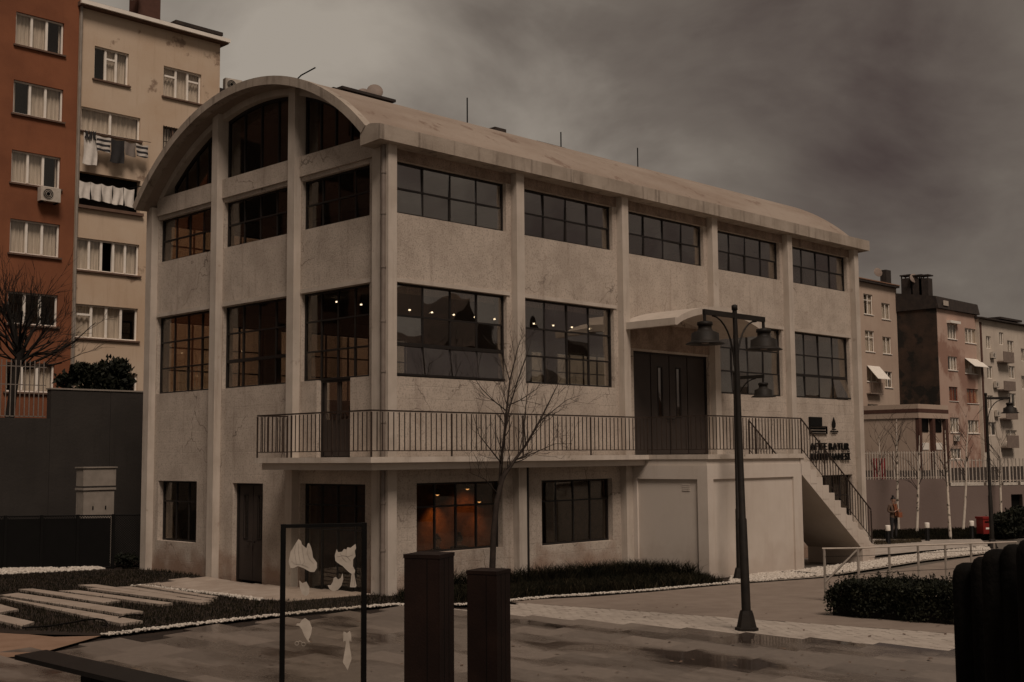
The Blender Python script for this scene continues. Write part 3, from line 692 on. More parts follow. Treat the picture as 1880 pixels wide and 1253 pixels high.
# vault shell
th0, th1 = math.asin(5.47/ARC_R), math.asin(5.74/ARC_R)
N = 40; x0, x1 = -.41, 23.1
def ring(x, r): return [(x, ARC_Y+r*math.sin(t), ARC_Z+r*math.cos(t)) for t in [-th0+(th0+th1)*k/N for k in range(N+1)]]
mb = MB(); a, b, c, d = ring(x0, ARC_R), ring(x1, ARC_R), ring(x0, RS), ring(x1, RS); n = N+1
mb.add(a+b, [(k, k+1, n+k+1, n+k) for k in range(N)], True); mb.add(c+d, [(k+1, k, n+k, n+k+1) for k in range(N)], True)
mb.add(a+c, [(k+1, k, n+k, n+k+1) for k in range(N)]); mb.add(b+d, [(k, k+1, n+k+1, n+k) for k in range(N)])
mb.add([a[0], b[0], d[0], c[0]], [(0, 1, 2, 3)]); mb.add([a[-1], b[-1], d[-1], c[-1]], [(3, 2, 1, 0)])
roof = mb.build('roof', 'roof_skin', LIB, fixn=True)
# end rib of the vault, slightly proud and in the lighter concrete
mb = MB(); a, b, c, d = ring(x0-.04, ARC_R+.015), ring(x0+.22, ARC_R+.015), ring(x0-.04, RS-.012), ring(x0+.22, RS-.012)
for k in range(N): mb.hexa([c[k], d[k], d[k+1], c[k+1], a[k], b[k], b[k+1], a[k+1]])
mb.build('arch_rib', 'eave_concrete', roof, fixn=True)
# eaves
for s in (0,):
    f = (lambda y: y) if s == 0 else (lambda y: 2*ARC_Y-y)
    prof = [(-.21, 10.62), (-.21, 10.99), (.16, 11.06), (.55, 11.0), (.55, 10.58)]
    prof = [(f(y), z) for y, z in prof]
    MB().prism([(x0-.02, y, z) for y, z in prof], [(x1, y, z) for y, z in prof]).build('eave', 'eave_concrete', roof, fixn=True)
# roof fittings
for px, py, top_ in ((858, 226, 180), (1030, 268, 243), (1171, 304, 272)):
    # lightning rods stand on the crest
    P = on(px, py, 1, ARC_Y-1.2)
    MB().tube([(P.x, P.y, arc_z(P.y, ARC_R)-.05), (P.x, P.y, on(px, top_, 1, P.y).z)], .022, 5).build('lightning_rod', 'black_steel', roof)
P = on(567, 140, 1, ARC_Y-2)
MB().tube([(.4, 4.5, arc_z(4.5, ARC_R)), (.45, 4.2, 13.35), (.7, 3.9, 13.55)], .02, 5).build('lightning_rod', 'black_steel', roof)
for px, w_, h_ in ((907, .5, .22), (1000, 1.4, .12)):
    P = on(px, 240 if px < 950 else 262, 1, ARC_Y-1.0); z = arc_z(P.y, ARC_R)
    MB().box(P.x-w_/2, P.x+w_/2, P.y-.3, P.y+.3, z-.1, z+h_).build('roof_vent', 'dark_roof', roof)
# balcony slab, haunch beam and landing block
slab = MB().prism([(-1, 4.1, 2.97), (-1, -.6, 2.97), (9.1, -.6, 2.97), (9.1, -2.64, 2.97), (14.07, -2.64, 2.97), (14.07, .21, 2.97), (.2, .21, 2.97), (.2, 4.1, 2.97)],
                  [(-1, 4.1, 3.1), (-1, -.6, 3.1), (9.1, -.6, 3.1), (9.1, -2.64, 3.1), (14.07, -2.64, 3.1), (14.07, .21, 3.1), (.2, .21, 3.1), (.2, 4.1, 3.1)]).build('balcony_slab', 'slab_concrete', LIB, fixn=True)
def ringbeam(d, z0, z1, name, m):
    mb = MB(); mb.box(-1+d, -1+d+.2, -.6+d+.2, 4.1-d, z0, z1); mb.box(-1+d, 9.1+d, -.6+d, -.6+d+.2, z0, z1)
    mb.box(-1+d+.2, -.02, 4.1-d-.2, 4.1-d, z0, z1); return mb.build(name, m, slab)
ringbeam(.16, 2.80, 2.97, 'edge_beam', 'smooth_paint')
# underside infill
MB().prism([(-.7, 3.8, 2.86), (-.7, -.2, 2.86), (9.0, -.2, 2.86), (9.0, .2, 2.86), (.1, .2, 2.86), (.1, 3.8, 2.86)], [(-.7, 3.8, 2.968), (-.7, -.2, 2.968), (9.0, -.2, 2.968), (9.0, .2, 2.968), (.1, .2, 2.968), (.1, 3.8, 2.968)]).build('soffit', 'smooth_paint', slab, fixn=True)
lx0, lx1, ly = 9.1, 13.92, -2.60
blk = MB().box(lx0+.06, lx1-.06, ly+.06, .2, -1.0, 2.80).build('landing_block', 'smooth_paint', LIB)
cm_ = MB(); cm_.box(lx0+.03, lx1-.03, ly+.03, .2, 2.80, 2.968); cm_.build('cornice', 'smooth_paint', blk)
pn = MB()   # raised frame leaves the recessed panels
pn.box(lx0, lx1, ly, ly+.06, 2.42, 2.799); pn.box(lx0, lx0+.28, ly, ly+.06, -1, 2.42); pn.box(lx1-.45, lx1, ly, ly+.06, -1, 2.42)
pn.box(lx0, lx0+.06, ly+.06, .2, 2.42, 2.799); pn.box(lx0, lx0+.06, ly+.06, ly+.34, -1, 2.42); pn.box(lx0, lx0+.06, -.15, .2, -1, 2.42)
pn.box(lx1-.06, lx1, ly+.06, .2, -1, 2.799)
pn.build('panel_frame', 'smooth_paint', blk)
gr = MB()
for k in range(4): gr.box(lx0+.045, lx0+.057, -1.97, -1.72, 2.10+k*.05, 2.135+k*.05)
gr.build('vent_grille', 'smooth_paint', blk)
# stair
st = MB(); NS = 12; rise = 3.42/14; tread = .343
sx0 = 14.07; sy0, sy1 = -2.60, -.62
prof_top = []; x, z = sx0, 3.1
steps = []
for k in range(12):
    z -= rise; steps.append((x, x+tread, z)); x += tread
xe = x
stair = MB().prism([(13.9, sy0, 2.965), (sx0, sy0, 2.965), (sx0, sy0, 2.80), (xe-.0, sy0, 3.1-12*rise-.06), (xe, sy0, -.9), (xe-.75, sy0, -.9), (xe-.75, sy0, .05), (13.9, sy0, 2.5)],
                   [(13.9, sy1, 2.965), (sx0, sy1, 2.965), (sx0, sy1, 2.80), (xe-.0, sy1, 3.1-12*rise-.06), (xe, sy1, -.9), (xe-.75, sy1, -.9), (xe-.75, sy1, .05), (13.9, sy1, 2.5)]).build('staircase', 'smooth_paint', LIB, fixn=True)
for k, (a, b, z) in enumerate(steps):
    MB().box(a, b+.02, sy0-.0-.006*(k % 2)-.004, sy1+.004, z-.42, z).build('step', 'smooth_paint', stair)
# canopy over the entrance: shallow barrel
cx0, cx1, cy0, cy1 = 9.0, 13.55, -1.75, .21; N = 18
def cz(u): return 6.80+.50*math.sin(math.pi*u)**.75
top_, bot = [], []
A, B, Cc, Dd = [], [], [], []
for k in range(N+1):
    u = k/N; x = cx0+(cx1-cx0)*u; A.append((x, cy0, cz(u)+.10)); B.append((x, cy1, cz(u)+.10)); Cc.append((x, cy0, cz(u)-.09)); Dd.append((x, cy1, cz(u)-.09))
mb = MB(); n = N+1
mb.add(A+B, [(k, k+1, n+k+1, n+k) for k in range(N)], True); mb.add(Cc+Dd, [(k+1, k, n+k, n+k+1) for k in range(N)], True)
mb.add(A+Cc, [(k+1, k, n+k, n+k+1) for k in range(N)]); mb.add(B+Dd, [(k, k+1, n+k+1, n+k) for k in range(N)])
mb.add([A[0], B[0], Dd[0], Cc[0]], [(0, 1, 2, 3)]); mb.add([A[-1], B[-1], Dd[-1], Cc[-1]], [(3, 2, 1, 0)])
can = mb.build('canopy', 'pilaster', LIB, fixn=True)
box('canopy_edge', 'pilaster', can, cx0-.10, cx0-.003, cy0-.02, cy1, 6.72, 6.92)
# downpipes with clips
dp = MB().tube([(-.03, .15, 10.6), (-.03, .15, -.2)], .062, 10).build('downpipe', 'pipe_metal', LIB)
for z in (9.9, 8.9, 7.6, 6.3, 5.1, 3.9, 2.0, .9): MB().tube([(-.03, .15, z), (-.03, .15, z+.05)], .078, 10).build('pipe_clip', 'pipe_metal', dp)
dp = MB().tube([(4.86, .14, 2.8), (4.86, .14, -.2)], .05, 8).build('downpipe', 'frame_metal', LIB)
# floors and inner walls
for z0, z1 in ((2.7, 3.05), (7.7, 8.0)): box('floor_slab', 'interior_white', LIB, .6, 22.15, .6, YN-.6, z0, z1)
box('floor_slab', 'interior_dark', LIB, .6, 22.15, .6, YN-.6, -.5, -.25)
box('inner_wall', 'interior_brick', LIB, .7, 13.9, 4.2, 4.4, -.25, 2.7)
box('ceiling_lining', 'interior_dark', LIB, .65, 22.1, .65, 4.2, 2.64, 2.69)
box('inner_wall', 'interior_dark', LIB, 14, 14.2, .7, 11, -.25, 2.7)
box('inner_wall', 'interior_white', LIB, 10, 10.2, 5, 11, 3.05, 7.7)
for x in (4.5, 9, 13.5, 18): box('roof_beam', 'interior_white', LIB, x-.15, x+.15, .6, YN-.6, 10.6, 11.0)
# ceiling spots (lit)
def spot(P, lab):
    o = thing('ceiling_spot', P, lab, 'lamp', 'lit ceiling spots on the main floor')
    MB().tube([(P[0], P[1], P[2]), (P[0], P[1], 7.69)], .012, 5).build('stem', 'black_steel', o)
    MB().lathe([(.001, .03), (.027, .025), (.032, 0), (.027, -.012), (.001, -.014)], P, 10).build('bulb', 'bulb', o)
names = ['leftmost', 'second', 'third', 'fourth', 'fifth']
for k, px in enumerate((752, 793, 833, 872, 908)):
    P = on(px, 570+(px-752)*.108, 1, 3.2); spot((P.x, P.y, min(P.z, 7.6)), names[k]+' lit ceiling spot seen through the window right of the corner downpipe')
for k, px in enumerate((980, 1016, 1050, 1081, 1114)):
    P = on(px, 595+(px-980)*.095, 1, 3.2); spot((P.x, P.y, min(P.z, 7.6)), names[k]+' lit ceiling spot seen through the window left of the entrance')
for k, (px, py) in enumerate(((618, 555), (663, 560))):
    P = on(px, py, 0, 3.0); spot((P.x, P.y, min(P.z, 7.6)), ('left', 'right')[k]+' lit ceiling spot above the glazed balcony door')
# warm wall lamps in the ground floor reading room
for k, (px, py) in enumerate(((803, 905), (880, 918))):
    P = on(px, py, 1, 4.05)
    o = thing('wall_lamp', tuple(P), ('left', 'right')[k]+' warm wall lamp glowing behind the ground floor window beside the young tree', 'lamp', 'warm reading room lamps')
    MB().lathe([(.03, .12), (.09, .05), (.10, -.05), (.03, -.06)], P, 12).build('shade', 'black_steel', o)
    MB().lathe([(.001, .0), (.05, -.02), (.05, -.07), (.001, -.09)], P, 10).build('bulb', 'bulb_warm', o)
    l = bpy.data.lights.new('wall_lamp_light', 'SPOT'); l.energy = 34 if k == 0 else 13; l.color = (1, .42, .12); l.spot_size = R(80); l.spot_blend = 1.0; l.shadow_soft_size = .06
    lo = bpy.data.objects.new('wall_lamp_light', l); COL.objects.link(lo); lo.parent = o; lo.location = (0, -.35, -.12); lo.rotation_euler = (R(25), 0, 0)
P = Vector((6.4, 4.05, 2.2)); o = thing('wall_lamp', tuple(P), 'dim warm lamp behind the ground floor window near the landing block', 'lamp', 'warm reading room lamps')
MB().lathe([(.03, .12), (.09, .05), (.10, -.05), (.03, -.06)], P, 12).build('shade', 'black_steel', o); MB().lathe([(.001, .0), (.05, -.02), (.05, -.07), (.001, -.09)], P, 10).build('bulb', 'bulb_warm', o)
l = bpy.data.lights.new('wall_lamp_light', 'SPOT'); l.energy = 14; l.color = (1, .42, .16); l.spot_size = R(130); l.spot_blend = .8
lo = bpy.data.objects.new('wall_lamp_light', l); COL.objects.link(lo); lo.parent = o; lo.location = (0, -.5, -.1); lo.rotation_euler = (R(25), 0, 0)

# ------------------------------------------------------------------ balcony railing
RAIL = thing('balcony_railing', (-1, -.6, 3.1), 'thin brown steel railing with vertical bars around the balcony and stair', 'railing')
bal = MB().box(-.0095, .0095, -.0095, .0095, 0, .88).mesh('baluster', 'rail_metal'); pst = MB().box(-.016, .016, -.016, .016, 0, 1.06).mesh('post', 'rail_metal')
def rail_run(a, b, nposts, sp=.165, ends=(1, 1)):
    a, b = Vector(a), Vector(b); d = b-a; L_ = Vector((d.x, d.y)).length; sl_ = d.z/L_; dr = Vector((d.x, d.y, 0)).normalized(); nrm = Vector((-dr.y, dr.x, 0))
    for h, w in ((1.06, .018), (.14, .010)):
        p = [a+Vector((0, 0, h-w)), b+Vector((0, 0, h-w))]
        MB().prism([p[0]-nrm*w, p[0]+nrm*w, p[1]+nrm*w, p[1]-nrm*w], [q+Vector((0, 0, 2*w)) for q in (p[0]-nrm*w, p[0]+nrm*w, p[1]+nrm*w, p[1]-nrm*w)]).build('top_rail' if h > 1 else 'bottom_rail', 'rail_metal', RAIL, fixn=True)
    n = max(2, round(L_/sp)); pk = {round(n*k/nposts) for k in range(nposts+1)}
    for k in range(n+1):
        P = a+d*(k/n)
        if k in pk:
            if (k == 0 and not ends[0]) or (k == n and not ends[1]): continue
            inst('post', pst, RAIL, P-Vector((0, 0, .03)))
        else: inst('baluster', bal, RAIL, P+Vector((0, 0, .15)))
z = 3.1
rail_run((-.02, 4.02, z), (-.93, 4.02, z), 1)
rail_run((-.93, 4.02, z), (-.93, -.53, z), 3, ends=(0, 1))
rail_run((-.93, -.53, z), (9.15, -.53, z), 4, ends=(0, 1))
rail_run((9.15, -.53, z), (9.15, -2.56, z), 1, ends=(0, 1))
rail_run((9.15, -2.56, z), (14.03, -2.56, z), 2, ends=(0, 1))
rail_run((14.03, -2.56, z), (xe-.05, -2.56, 3.1-12*rise+.05), 3, ends=(0, 1))
rail_run((14.03, -.70, z), (xe-.05, -.70, 3.1-12*rise+.05), 3)

# ------------------------------------------------------------------ sign on the wall
def text_mesh(s, size, depth):
    c = bpy.data.curves.new('t', 'FONT'); c.body = s; c.size = size; c.extrude = depth/2; c.fill_mode = 'BOTH'; c.offset = size*.012; c.resolution_u = 3
    o = bpy.data.objects.new('t', c); COL.objects.link(o); bpy.context.view_layer.update()
    dg = bpy.context.evaluated_depsgraph_get(); me = bpy.data.meshes.new_from_object(o.evaluated_get(dg)); bpy.data.objects.remove(o); bpy.data.curves.remove(c); return me
SG = thing('wall_lettering', (19.1, .2, 2.9), 'black raised letters reading AFİFE BATUR KÜTÜPHANESİ beside the stair', 'sign')
SGO = ORG[SG.name]
def line(s, x0, x1, z0, h, depth=.05, parent=SG, name='letter'):
    ms = []; tot = 0
    for ch in s:
        if ch == ' ': ms.append(None); tot += h*.42; continue
        me = text_mesh(ch, h/.70, depth); xs = [v.co.x for v in me.vertices]; w = max(xs)-min(xs); ms.append((me, min(xs), w)); tot += w+h*.14
    k = (x1-x0)/(tot-h*.14); x = x0
    for q in ms:
        if q is None: x += h*.42*k; continue
        me, mn, w = q; me.materials.clear(); me.materials.append(MAT['letter_black'])
        for v in me.vertices:
            c = v.co; v.co = ((c.x-mn)*k+x-SGO[0], (.19-depth/2)-c.z-SGO[1], c.y+z0-SGO[2])
        o = bpy.data.objects.new(name, me); COL.objects.link(o); o.parent = parent; x += (w+h*.14)*k
line('AFİFE BATUR', 19.10, 21.76, 3.22, .25)
line('KÜTÜPHANESİ', 19.10, 21.80, 2.86, .25)
LG = thing('emblem_sign', (20.6, .2, 3.78), 'small dark drop shaped city emblem with three short text lines above the lettering', 'sign')
dropP = [(0, .30), (.05, .20), (.10, .08), (.09, -.02), (.04, -.08), (0, -.09), (-.04, -.08), (-.09, -.02), (-.10, .08), (-.05, .20)]
MB().prism([(20.76+a*1.15, .19, 4.08+b) for a, b in dropP], [(20.76+a*1.15, .165, 4.08+b) for a, b in dropP]).build('emblem', 'letter_black', LG, fixn=True)
SGO = ORG[LG.name]
for s, z_, h_, a_, b_ in (('İSTANBUL', 3.93, .035, 20.62, 20.92), ('BÜYÜKŞEHİR', 3.85, .05, 20.50, 21.06), ('BELEDİYESİ', 3.79, .03, 20.60, 20.95)): line(s, a_, b_, z_, h_, .02, LG)
PL = thing('wall_plaque', (19.1, .2, 3.8), 'black square plaque overlapping an outlined name plate above the lettering', 'sign')
box('plate', 'letter_black', PL, 19.12, 19.92, .15, .215, 4.06, 4.37)
f = MB()
for a in ((19.12, 20.28, 3.78, 3.81), (19.12, 20.28, 4.03, 4.057), (19.12, 19.15, 3.81, 4.03), (20.25, 20.28, 3.81, 4.03)): f.box(a[0], a[1], .16, .215, a[2], a[3])
f.build('outline', 'letter_black', PL)
f = MB()
for r_, (z0, z1) in enumerate(((3.94, 4.0), (3.84, 3.90))):
    x = 19.2
    while x < 20.18: w = random.uniform(.03, .055); f.box(x, x+w*.35, .17, .215, z0, z1); f.box(x, x+w, .171, .216, z1-.015, z1+.001) if random.random() < .6 else f.box(x, x+w, .171, .216, z0, z0+.014); x += w+.03
f.build('small_print', 'letter_black', PL)

# ------------------------------------------------------------------ street lamps
def street_lamp(P, arms, H, label, lean=(0, 0)):
    o = thing('street_lamp', tuple(P), label, 'street lamp', 'brown street lamps with bell shades')
    T = Vector((P[0]+lean[0], P[1]+lean[1], P[2]+H)); P = Vector(P)
    MB().lathe([(.20, 0), (.20, .05), (.17, .06), (.12, .28), (.10, .34)], P, 6, False).build('base', 'lamp_metal', o)
    MB().tube([P+Vector((0, 0, .3)), P+(T-P)*.34, P+(T-P)*.345, P+(T-P)*.7, T], [.082, .074, .060, .052, .042], 10).build('pole', 'lamp_metal', o)
    MB().lathe([(.055, -.02), (.055, .06), (.02, .08)], T, 10).build('cap', 'lamp_metal', o)
    for A in arms:
        A = Vector(A); n = Vector((-A.y, A.x, 0)); zt = T-Vector((0, 0, .12)); L_ = .93
        a, b = zt-A*.0, zt+A*L_; w = .025
        MB().prism([a-n*w-Vector((0, 0, .045)), a+n*w-Vector((0, 0, .045)), b+n*w-Vector((0, 0, .045)), b-n*w-Vector((0, 0, .045))], [a-n*w+Vector((0, 0, .045)), a+n*w+Vector((0, 0, .045)), b+n*w+Vector((0, 0, .045)), b-n*w+Vector((0, 0, .045))]).build('arm', 'lamp_metal', o, fixn=True)
        pts = [T-Vector((0, 0, 1.0))+A*.05] + [T+A*(.05+.62*(1-math.cos(t)))-Vector((0, 0, .17+.83*(1-math.sin(t)))) for t in [math.pi/2*k/8 for k in range(1, 9)]]
        MB().tube(pts, .016, 6).build('brace', 'lamp_metal', o)
        c = b-A*.03; MB().tube([c-Vector((0, 0, .02)), c-Vector((0, 0, .17))], .028, 8).build('hanger', 'lamp_metal', o)
        c = c-Vector((0, 0, .16))
        s = MB().lathe([(.06, 0), (.13, -.015), (.135, -.07), (.115, -.08), (.115, -.13), (.13, -.16), (.235, -.21), (.24, -.335), (.255, -.345), (.33, -.385), (.33, -.395), (.22, -.36), (.18, -.33), (.02, -.33)], c, 24).build('shade', 'lamp_metal', o)
        MB().lathe([(.02, -.30), (.07, -.33), (.06, -.38), (.01, -.39)], c, 12).build('bulb', 'dish_grey', s)
    return o
street_lamp(G(1371, 1158), [(-1, 0, 0), (1, 0, 0)], 5.55, 'twin armed lamp post standing on the pale paver band', lean=(-.05, .05))
street_lamp(G(1358, 1066), [(0, -1, 0)], 5.55, 'lamp post standing in pebbles before the landing block wall')
street_lamp(G(1822, 1007), [Vector((.75, -.66, 0)).normalized()], 5.6, 'far lamp post standing beside the red box')

# ------------------------------------------------------------------ foreground: glass panel, pillars, bench, palisade
def atdepth(px, py, d): return CAM+ray(px, py)*d
gA, gB = atdepth(515, 1000, 10.0), atdepth(673, 1000, 10.15)
gzz = gz(gA.x, gA.y); gd = Vector((gB.x-gA.x, gB.y-gA.y, 0)).normalized(); gn = Vector((-gd.y, gd.x, 0))
def onv(px, py, A, n):
    d = ray(px, py); t = (A-CAM).dot(n)/d.dot(n); return CAM+d*t
PAN = thing('glass_panel', (gA.x, gA.y, gzz), 'clear glass display panel in a thin black steel frame with white cut out shapes', 'display panel')
ztop = onv(515, 963, gA, gn).z
def obox(a, b, n, w, z0, z1):
    a, b = Vector((a.x, a.y, 0)), Vector((b.x, b.y, 0)); q = [a-n*w, b-n*w, b+n*w, a+n*w]; return MB().prism([(p.x, p.y, z0) for p in q], [(p.x, p.y, z1) for p in q])
obox(gA, gA+gd*.042, gn, .03, gzz-.05, ztop).build('post', 'black_steel', PAN, fixn=True)
obox(gB-gd*.042, gB, gn, .03, gzz-.05, ztop).build('post', 'black_steel', PAN, fixn=True)
obox(gA+gd*.042, gB-gd*.042, gn, .03, ztop-.03, ztop-.002).build('top_bar', 'black_steel', PAN, fixn=True)
obox(gA+gd*.042, gB-gd*.042, gn, .03, gzz+.1, gzz+.13).build('bottom_bar', 'black_steel', PAN, fixn=True)
pane = obox(gA+gd*.042, gB-gd*.042, gn, .004, gzz+.13, ztop-.03).build('pane', 'glass_panel', PAN, fixn=True)
shapes = [[(345,385),(330,340),(345,260),(365,230),(385,195),(405,165),(425,180),(430,205),(465,235),(475,200),(485,195),(500,225),(510,265),(515,305),(545,345),(545,385),(525,415),(495,415),(440,385),(400,370),(370,385)],
 [(685,330),(680,290),(695,240),(705,265),(735,262),(750,240),(770,246),(775,228),(800,232),(838,202),(842,235),(832,255),(838,295),(820,320),(818,370),(835,405),(828,430),(845,520),(838,532),(795,530),(808,430),(780,410),(740,370),(700,345)],
 [(410,478),(435,500),(465,488),(488,530),(485,580),(460,600),(430,580),(415,530)],
 [(740,425),(745,470),(730,520),(705,550),(670,563),(640,545),(625,515),(650,515),(665,490),(672,460),(690,452),(705,472),(725,462)],
 [(455,765),(490,790),(508,840),(500,890),(482,930),(493,945),(480,948),(450,900),(430,850),(410,825),(385,820),(395,805),(415,805),(430,780)],
 [(745,870),(757,868),(772,880),(795,862),(805,890),(806,945),(792,935),(790,950),(808,1075),(778,1160),(742,1100),(765,955),(762,935),(745,945)]]
def dec(q, off=.006): return onv(450+q[0]*.2418, 950+q[1]*.2418, gA, gn)-gn*off
for k, sh_ in enumerate(shapes):
    d_ = MB().prism([dec(q, .0065) for q in sh_], [dec(q, .0085) for q in sh_]).build('decal', 'decal_white', pane, fixn=True)
    if k < 2:
        lines = ([[(385, 205), (375, 260), (385, 330), (390, 360)], [(405, 200), (405, 270), (420, 350)], [(430, 215), (440, 280), (450, 340), (430, 365)], [(480, 220), (470, 270), (490, 320), (520, 350)], [(350, 330), (375, 355), (430, 360), (480, 380)]] if k == 0 else
                 [[(700, 300), (740, 290), (780, 300), (815, 285)], [(720, 270), (740, 310), (770, 340)], [(770, 250), (765, 290), (800, 330)], [(812, 420), (815, 470), (808, 520)], [(822, 420), (828, 470), (830, 520)]])
        mb = MB()
        for l_ in lines: mb.tube([dec(q, .0095) for q in l_], .0012, 4)
        mb.build('engraving', 'cloth_grey', pane)
mb = MB()
for c in ((392, 957), (443, 963)):
    mb.tube([dec((c[0]+14*math.cos(t), c[1]+14*math.sin(t)), .008) for t in [6.2832*k/14 for k in range(15)]], .0022, 4)
mb.tube([dec(q, .008) for q in ((404, 945), (412, 938), (424, 942), (432, 952))], .0022, 4)
mb.build('decal', 'decal_white', pane)
def pillar(px, pw, ptop, d, yaw, w, label):
    c = atdepth(px, ptop, d); z0 = gz(c.x, c.y); base = Vector((c.x, c.y, z0))
    o = thing('steel_pillar', tuple(base), label, 'pillar', 'dark brown steel pillars'); h = c.z-z0
    me = MB(); a = w/2; b = .008
    me.box(-a, a, -a, a, -.05, h-.03); m1 = me.mesh('shaft', 'corten'); s = inst('shaft', m1, o, base, (0, 0, yaw))
    bm = bmesh.new(); bm.from_mesh(m1); bmesh.ops.bevel(bm, geom=[e for e in bm.edges if abs(e.verts[0].co.z-e.verts[1].co.z) > .5], offset=.006, segments=2, affect='EDGES'); bm.to_mesh(m1); bm.free()
    inst('top_plate', MB().box(-a-.004, a+.004, -a-.004, a+.004, h-.03, h).mesh('top_plate', 'corten'), o, base, (0, 0, yaw))
    q = MB(); q.box(a*.30, a*.34, -a-.0015, -a+.01, 0, h-.031); q.box(a-.01, a+.0015, -a*.35, -a*.30, 0, h-.031); q.box(a-.01, a+.0015, a*.25, a*.30, 0, h-.031)
    inst('seam', q.mesh('seam', 'black_steel'), o, base, (0, 0, yaw))
CY = YAW-math.pi/2
pillar(788, 85, 1016, 10.0, CY-R(20), .31, 'taller dark brown steel pillar next to the glass panel')
pillar(897, 77, 1046, 10.9, CY-R(25), .29, 'shorter dark brown steel pillar in front of the young tree')
# bench
A, B, Cq = G(27, 1203, .46), G(85, 1195, .46), G(378, 1247, .46)
A, B, Cq = Vector(A), Vector(B), Vector(Cq); B.z = A.z; Cq.z = A.z
D_ = A+(Cq-B); ex = (Cq-B); ex2 = ex*1.25
BN = thing('bench', (A.x, A.y, gz(A.x, A.y)), 'low black backless bench slab in the near left corner', 'bench')
top = [A, B, B+ex2, A+ex2]; dn = Vector((0, 0, -.055))
MB().prism([p+dn for p in top], top).build('seat', 'bench_black', BN, fixn=True)
sd = (B-A)
for k in (.36, .86):
    q = [A+ex2*k+sd*.06, A+ex2*k+sd*.94, A+ex2*(k+.05)+sd*.94, A+ex2*(k+.05)+sd*.06]
    MB().prism([(p.x, p.y, gz(p.x, p.y)-.02) for p in q], [p+dn for p in q]).build('leg', 'black_steel', BN, fixn=True)
# palisade of round logs
PAL = thing('log_palisade', tuple(atdepth(1772, 1034, 6.7).xy)+(gz(*atdepth(1772, 1034, 6.7).xy),), 'row of dark round topped logs in the near right corner', 'palisade')
for k, (px, py, d, r_) in enumerate(((1779, 1033, 6.7, .092), (1806, 1022, 6.55, .072), (1833, 1008, 6.25, .088), (1862, 999, 6.15, .070), (1898, 988, 5.9, .086), (1930, 980, 5.7, .085), (1962, 976, 5.5, .085))):
    c = atdepth(px, py, d); z0 = gz(c.x, c.y)-.1; h = c.z-z0
    pr = [(r_*1.12, 0), (r_*1.10, h*.3), (r_*1.04, h*.5), (r_*1.02, h*.7), (r_, h-.10), (r_*.93, h-.05), (r_*.72, h-.018), (r_*.4, h-.003), (.002, h)]
    MB().lathe(pr, (c.x, c.y, z0), 14).build('log', 'log_dark', PAL)

# ------------------------------------------------------------------ ramp rail, hedge, bollards, red box
RR = thing('ramp_railing', tuple(G(1515, 1122)), 'pale steel post and wire railing beside the grey path', 'railing')
pp = []
for px, py in ((1513, 1007.5), (1575, 1006.8), (1632, 1004), (1685, 1001.5), (1735, 1000), (1782, 998), (1825, 996.5), (1866, 995.3)):
    q = G(px, py, 1.12); pp.append(q)
for k, q in enumerate(pp):
    z0 = gz(q.x, q.y); MB().box(q.x-.035, q.x+.035, q.y-.012, q.y+.012, z0-.05, q.z-.001).build('post', 'cabinet_grey', RR)
pa = [pp[0]+(pp[0]-pp[1])*.06]+pp[1:]
for a, b in zip(pa, pa[1:]): MB().tube([a, b], .02, 6).build('top_rail', 'pale_bars', RR)
for f_ in (.85, .5, .18):
    MB().tube([Vector((q.x, q.y-.016, gz(q.x, q.y)+1.12*f_)) for q in pp], .005, 4).build('wire', 'black_steel', RR)
MB().tube([Vector((pp[0].x, pp[0].y, gz(pp[0].x, pp[0].y)+.40)), pp[1]-Vector((0, 0, .02))], .024, 6).build('brace', 'cabinet_grey', RR)

def leafy(mb, fn, n, s0, s1):
    for _ in range(n):
        c, nv = fn(); s = random.uniform(s0, s1)
        a = Vector((random.gauss(0, 1), random.gauss(0, 1), random.gauss(.6, 1))).normalized(); b = a.cross(Vector((random.gauss(0, 1), random.gauss(0, 1), random.gauss(0, 1)))).normalized()
        mb.add([c-b*s*.22, c+a*s*.45+b*s*.05-b*s*.3, c+a*s, c+a*s*.45+b*s*.3], [(0, 1, 2, 3)])
h0, h1 = G(1516, 1131), G(1760, 1150); hd = Vector((h1.x-h0.x, h1.y-h0.y, 0)); hl = hd.length; hd.normalize(); hb = Vector((-hd.y, hd.x, 0))
if hb.dot(Vector((FH.x, FH.y, 0))) < 0: hb = -hb
HG = thing('hedge', tuple(h0), 'low dark green clipped hedge between the path railing and paver band', 'hedge')
bumps = [(random.uniform(0, hl), random.uniform(.2, 1.2), random.uniform(.25, .5), random.uniform(.05, .14)) for _ in range(40)]
def htop(u, v): return .40+.16*min(1, u/.5)+max([0]+[b_[3]*math.exp(-((u-b_[0])**2+(v-b_[1])**2)/b_[2]**2*2) for b_ in bumps])
def hfn():
    while True:
        u, v = random.uniform(0, hl), random.uniform(0, 1.35); t_ = htop(u, v)
        w = random.random()
        z = t_*math.sqrt(random.uniform(.0, 1)) if w < .5 else t_*random.uniform(.85, 1.02)
        if w < .35: v = random.uniform(-.02, .12)+.06*math.sin(u*6)
        p = h0+hd*u+hb*v; return Vector((p.x, p.y, gz(p.x, p.y)+z)), None
mb = MB(); leafy(mb, hfn, 12500, .04, .09)
mb.build('foliage', 'leaf', HG)
mb = MB(); leafy(mb, hfn, 3500, .03, .08)
mb.build('foliage', 'leaf_light', HG)
mb = MB()
sp_ = MB()
for _ in range(260):
    p, _n_ = hfn(); q_ = p+Vector((random.gauss(0, .06), random.gauss(0, .06), random.uniform(.08, .22))); mb.tube([p, q_], [.004, .0015], 4)
    def f_sp(): k_ = random.random(); c_ = p.lerp(q_, k_); return c_+Vector((random.gauss(0, .012), random.gauss(0, .012), 0)), None
    leafy(sp_, f_sp, 14, .03, .06)
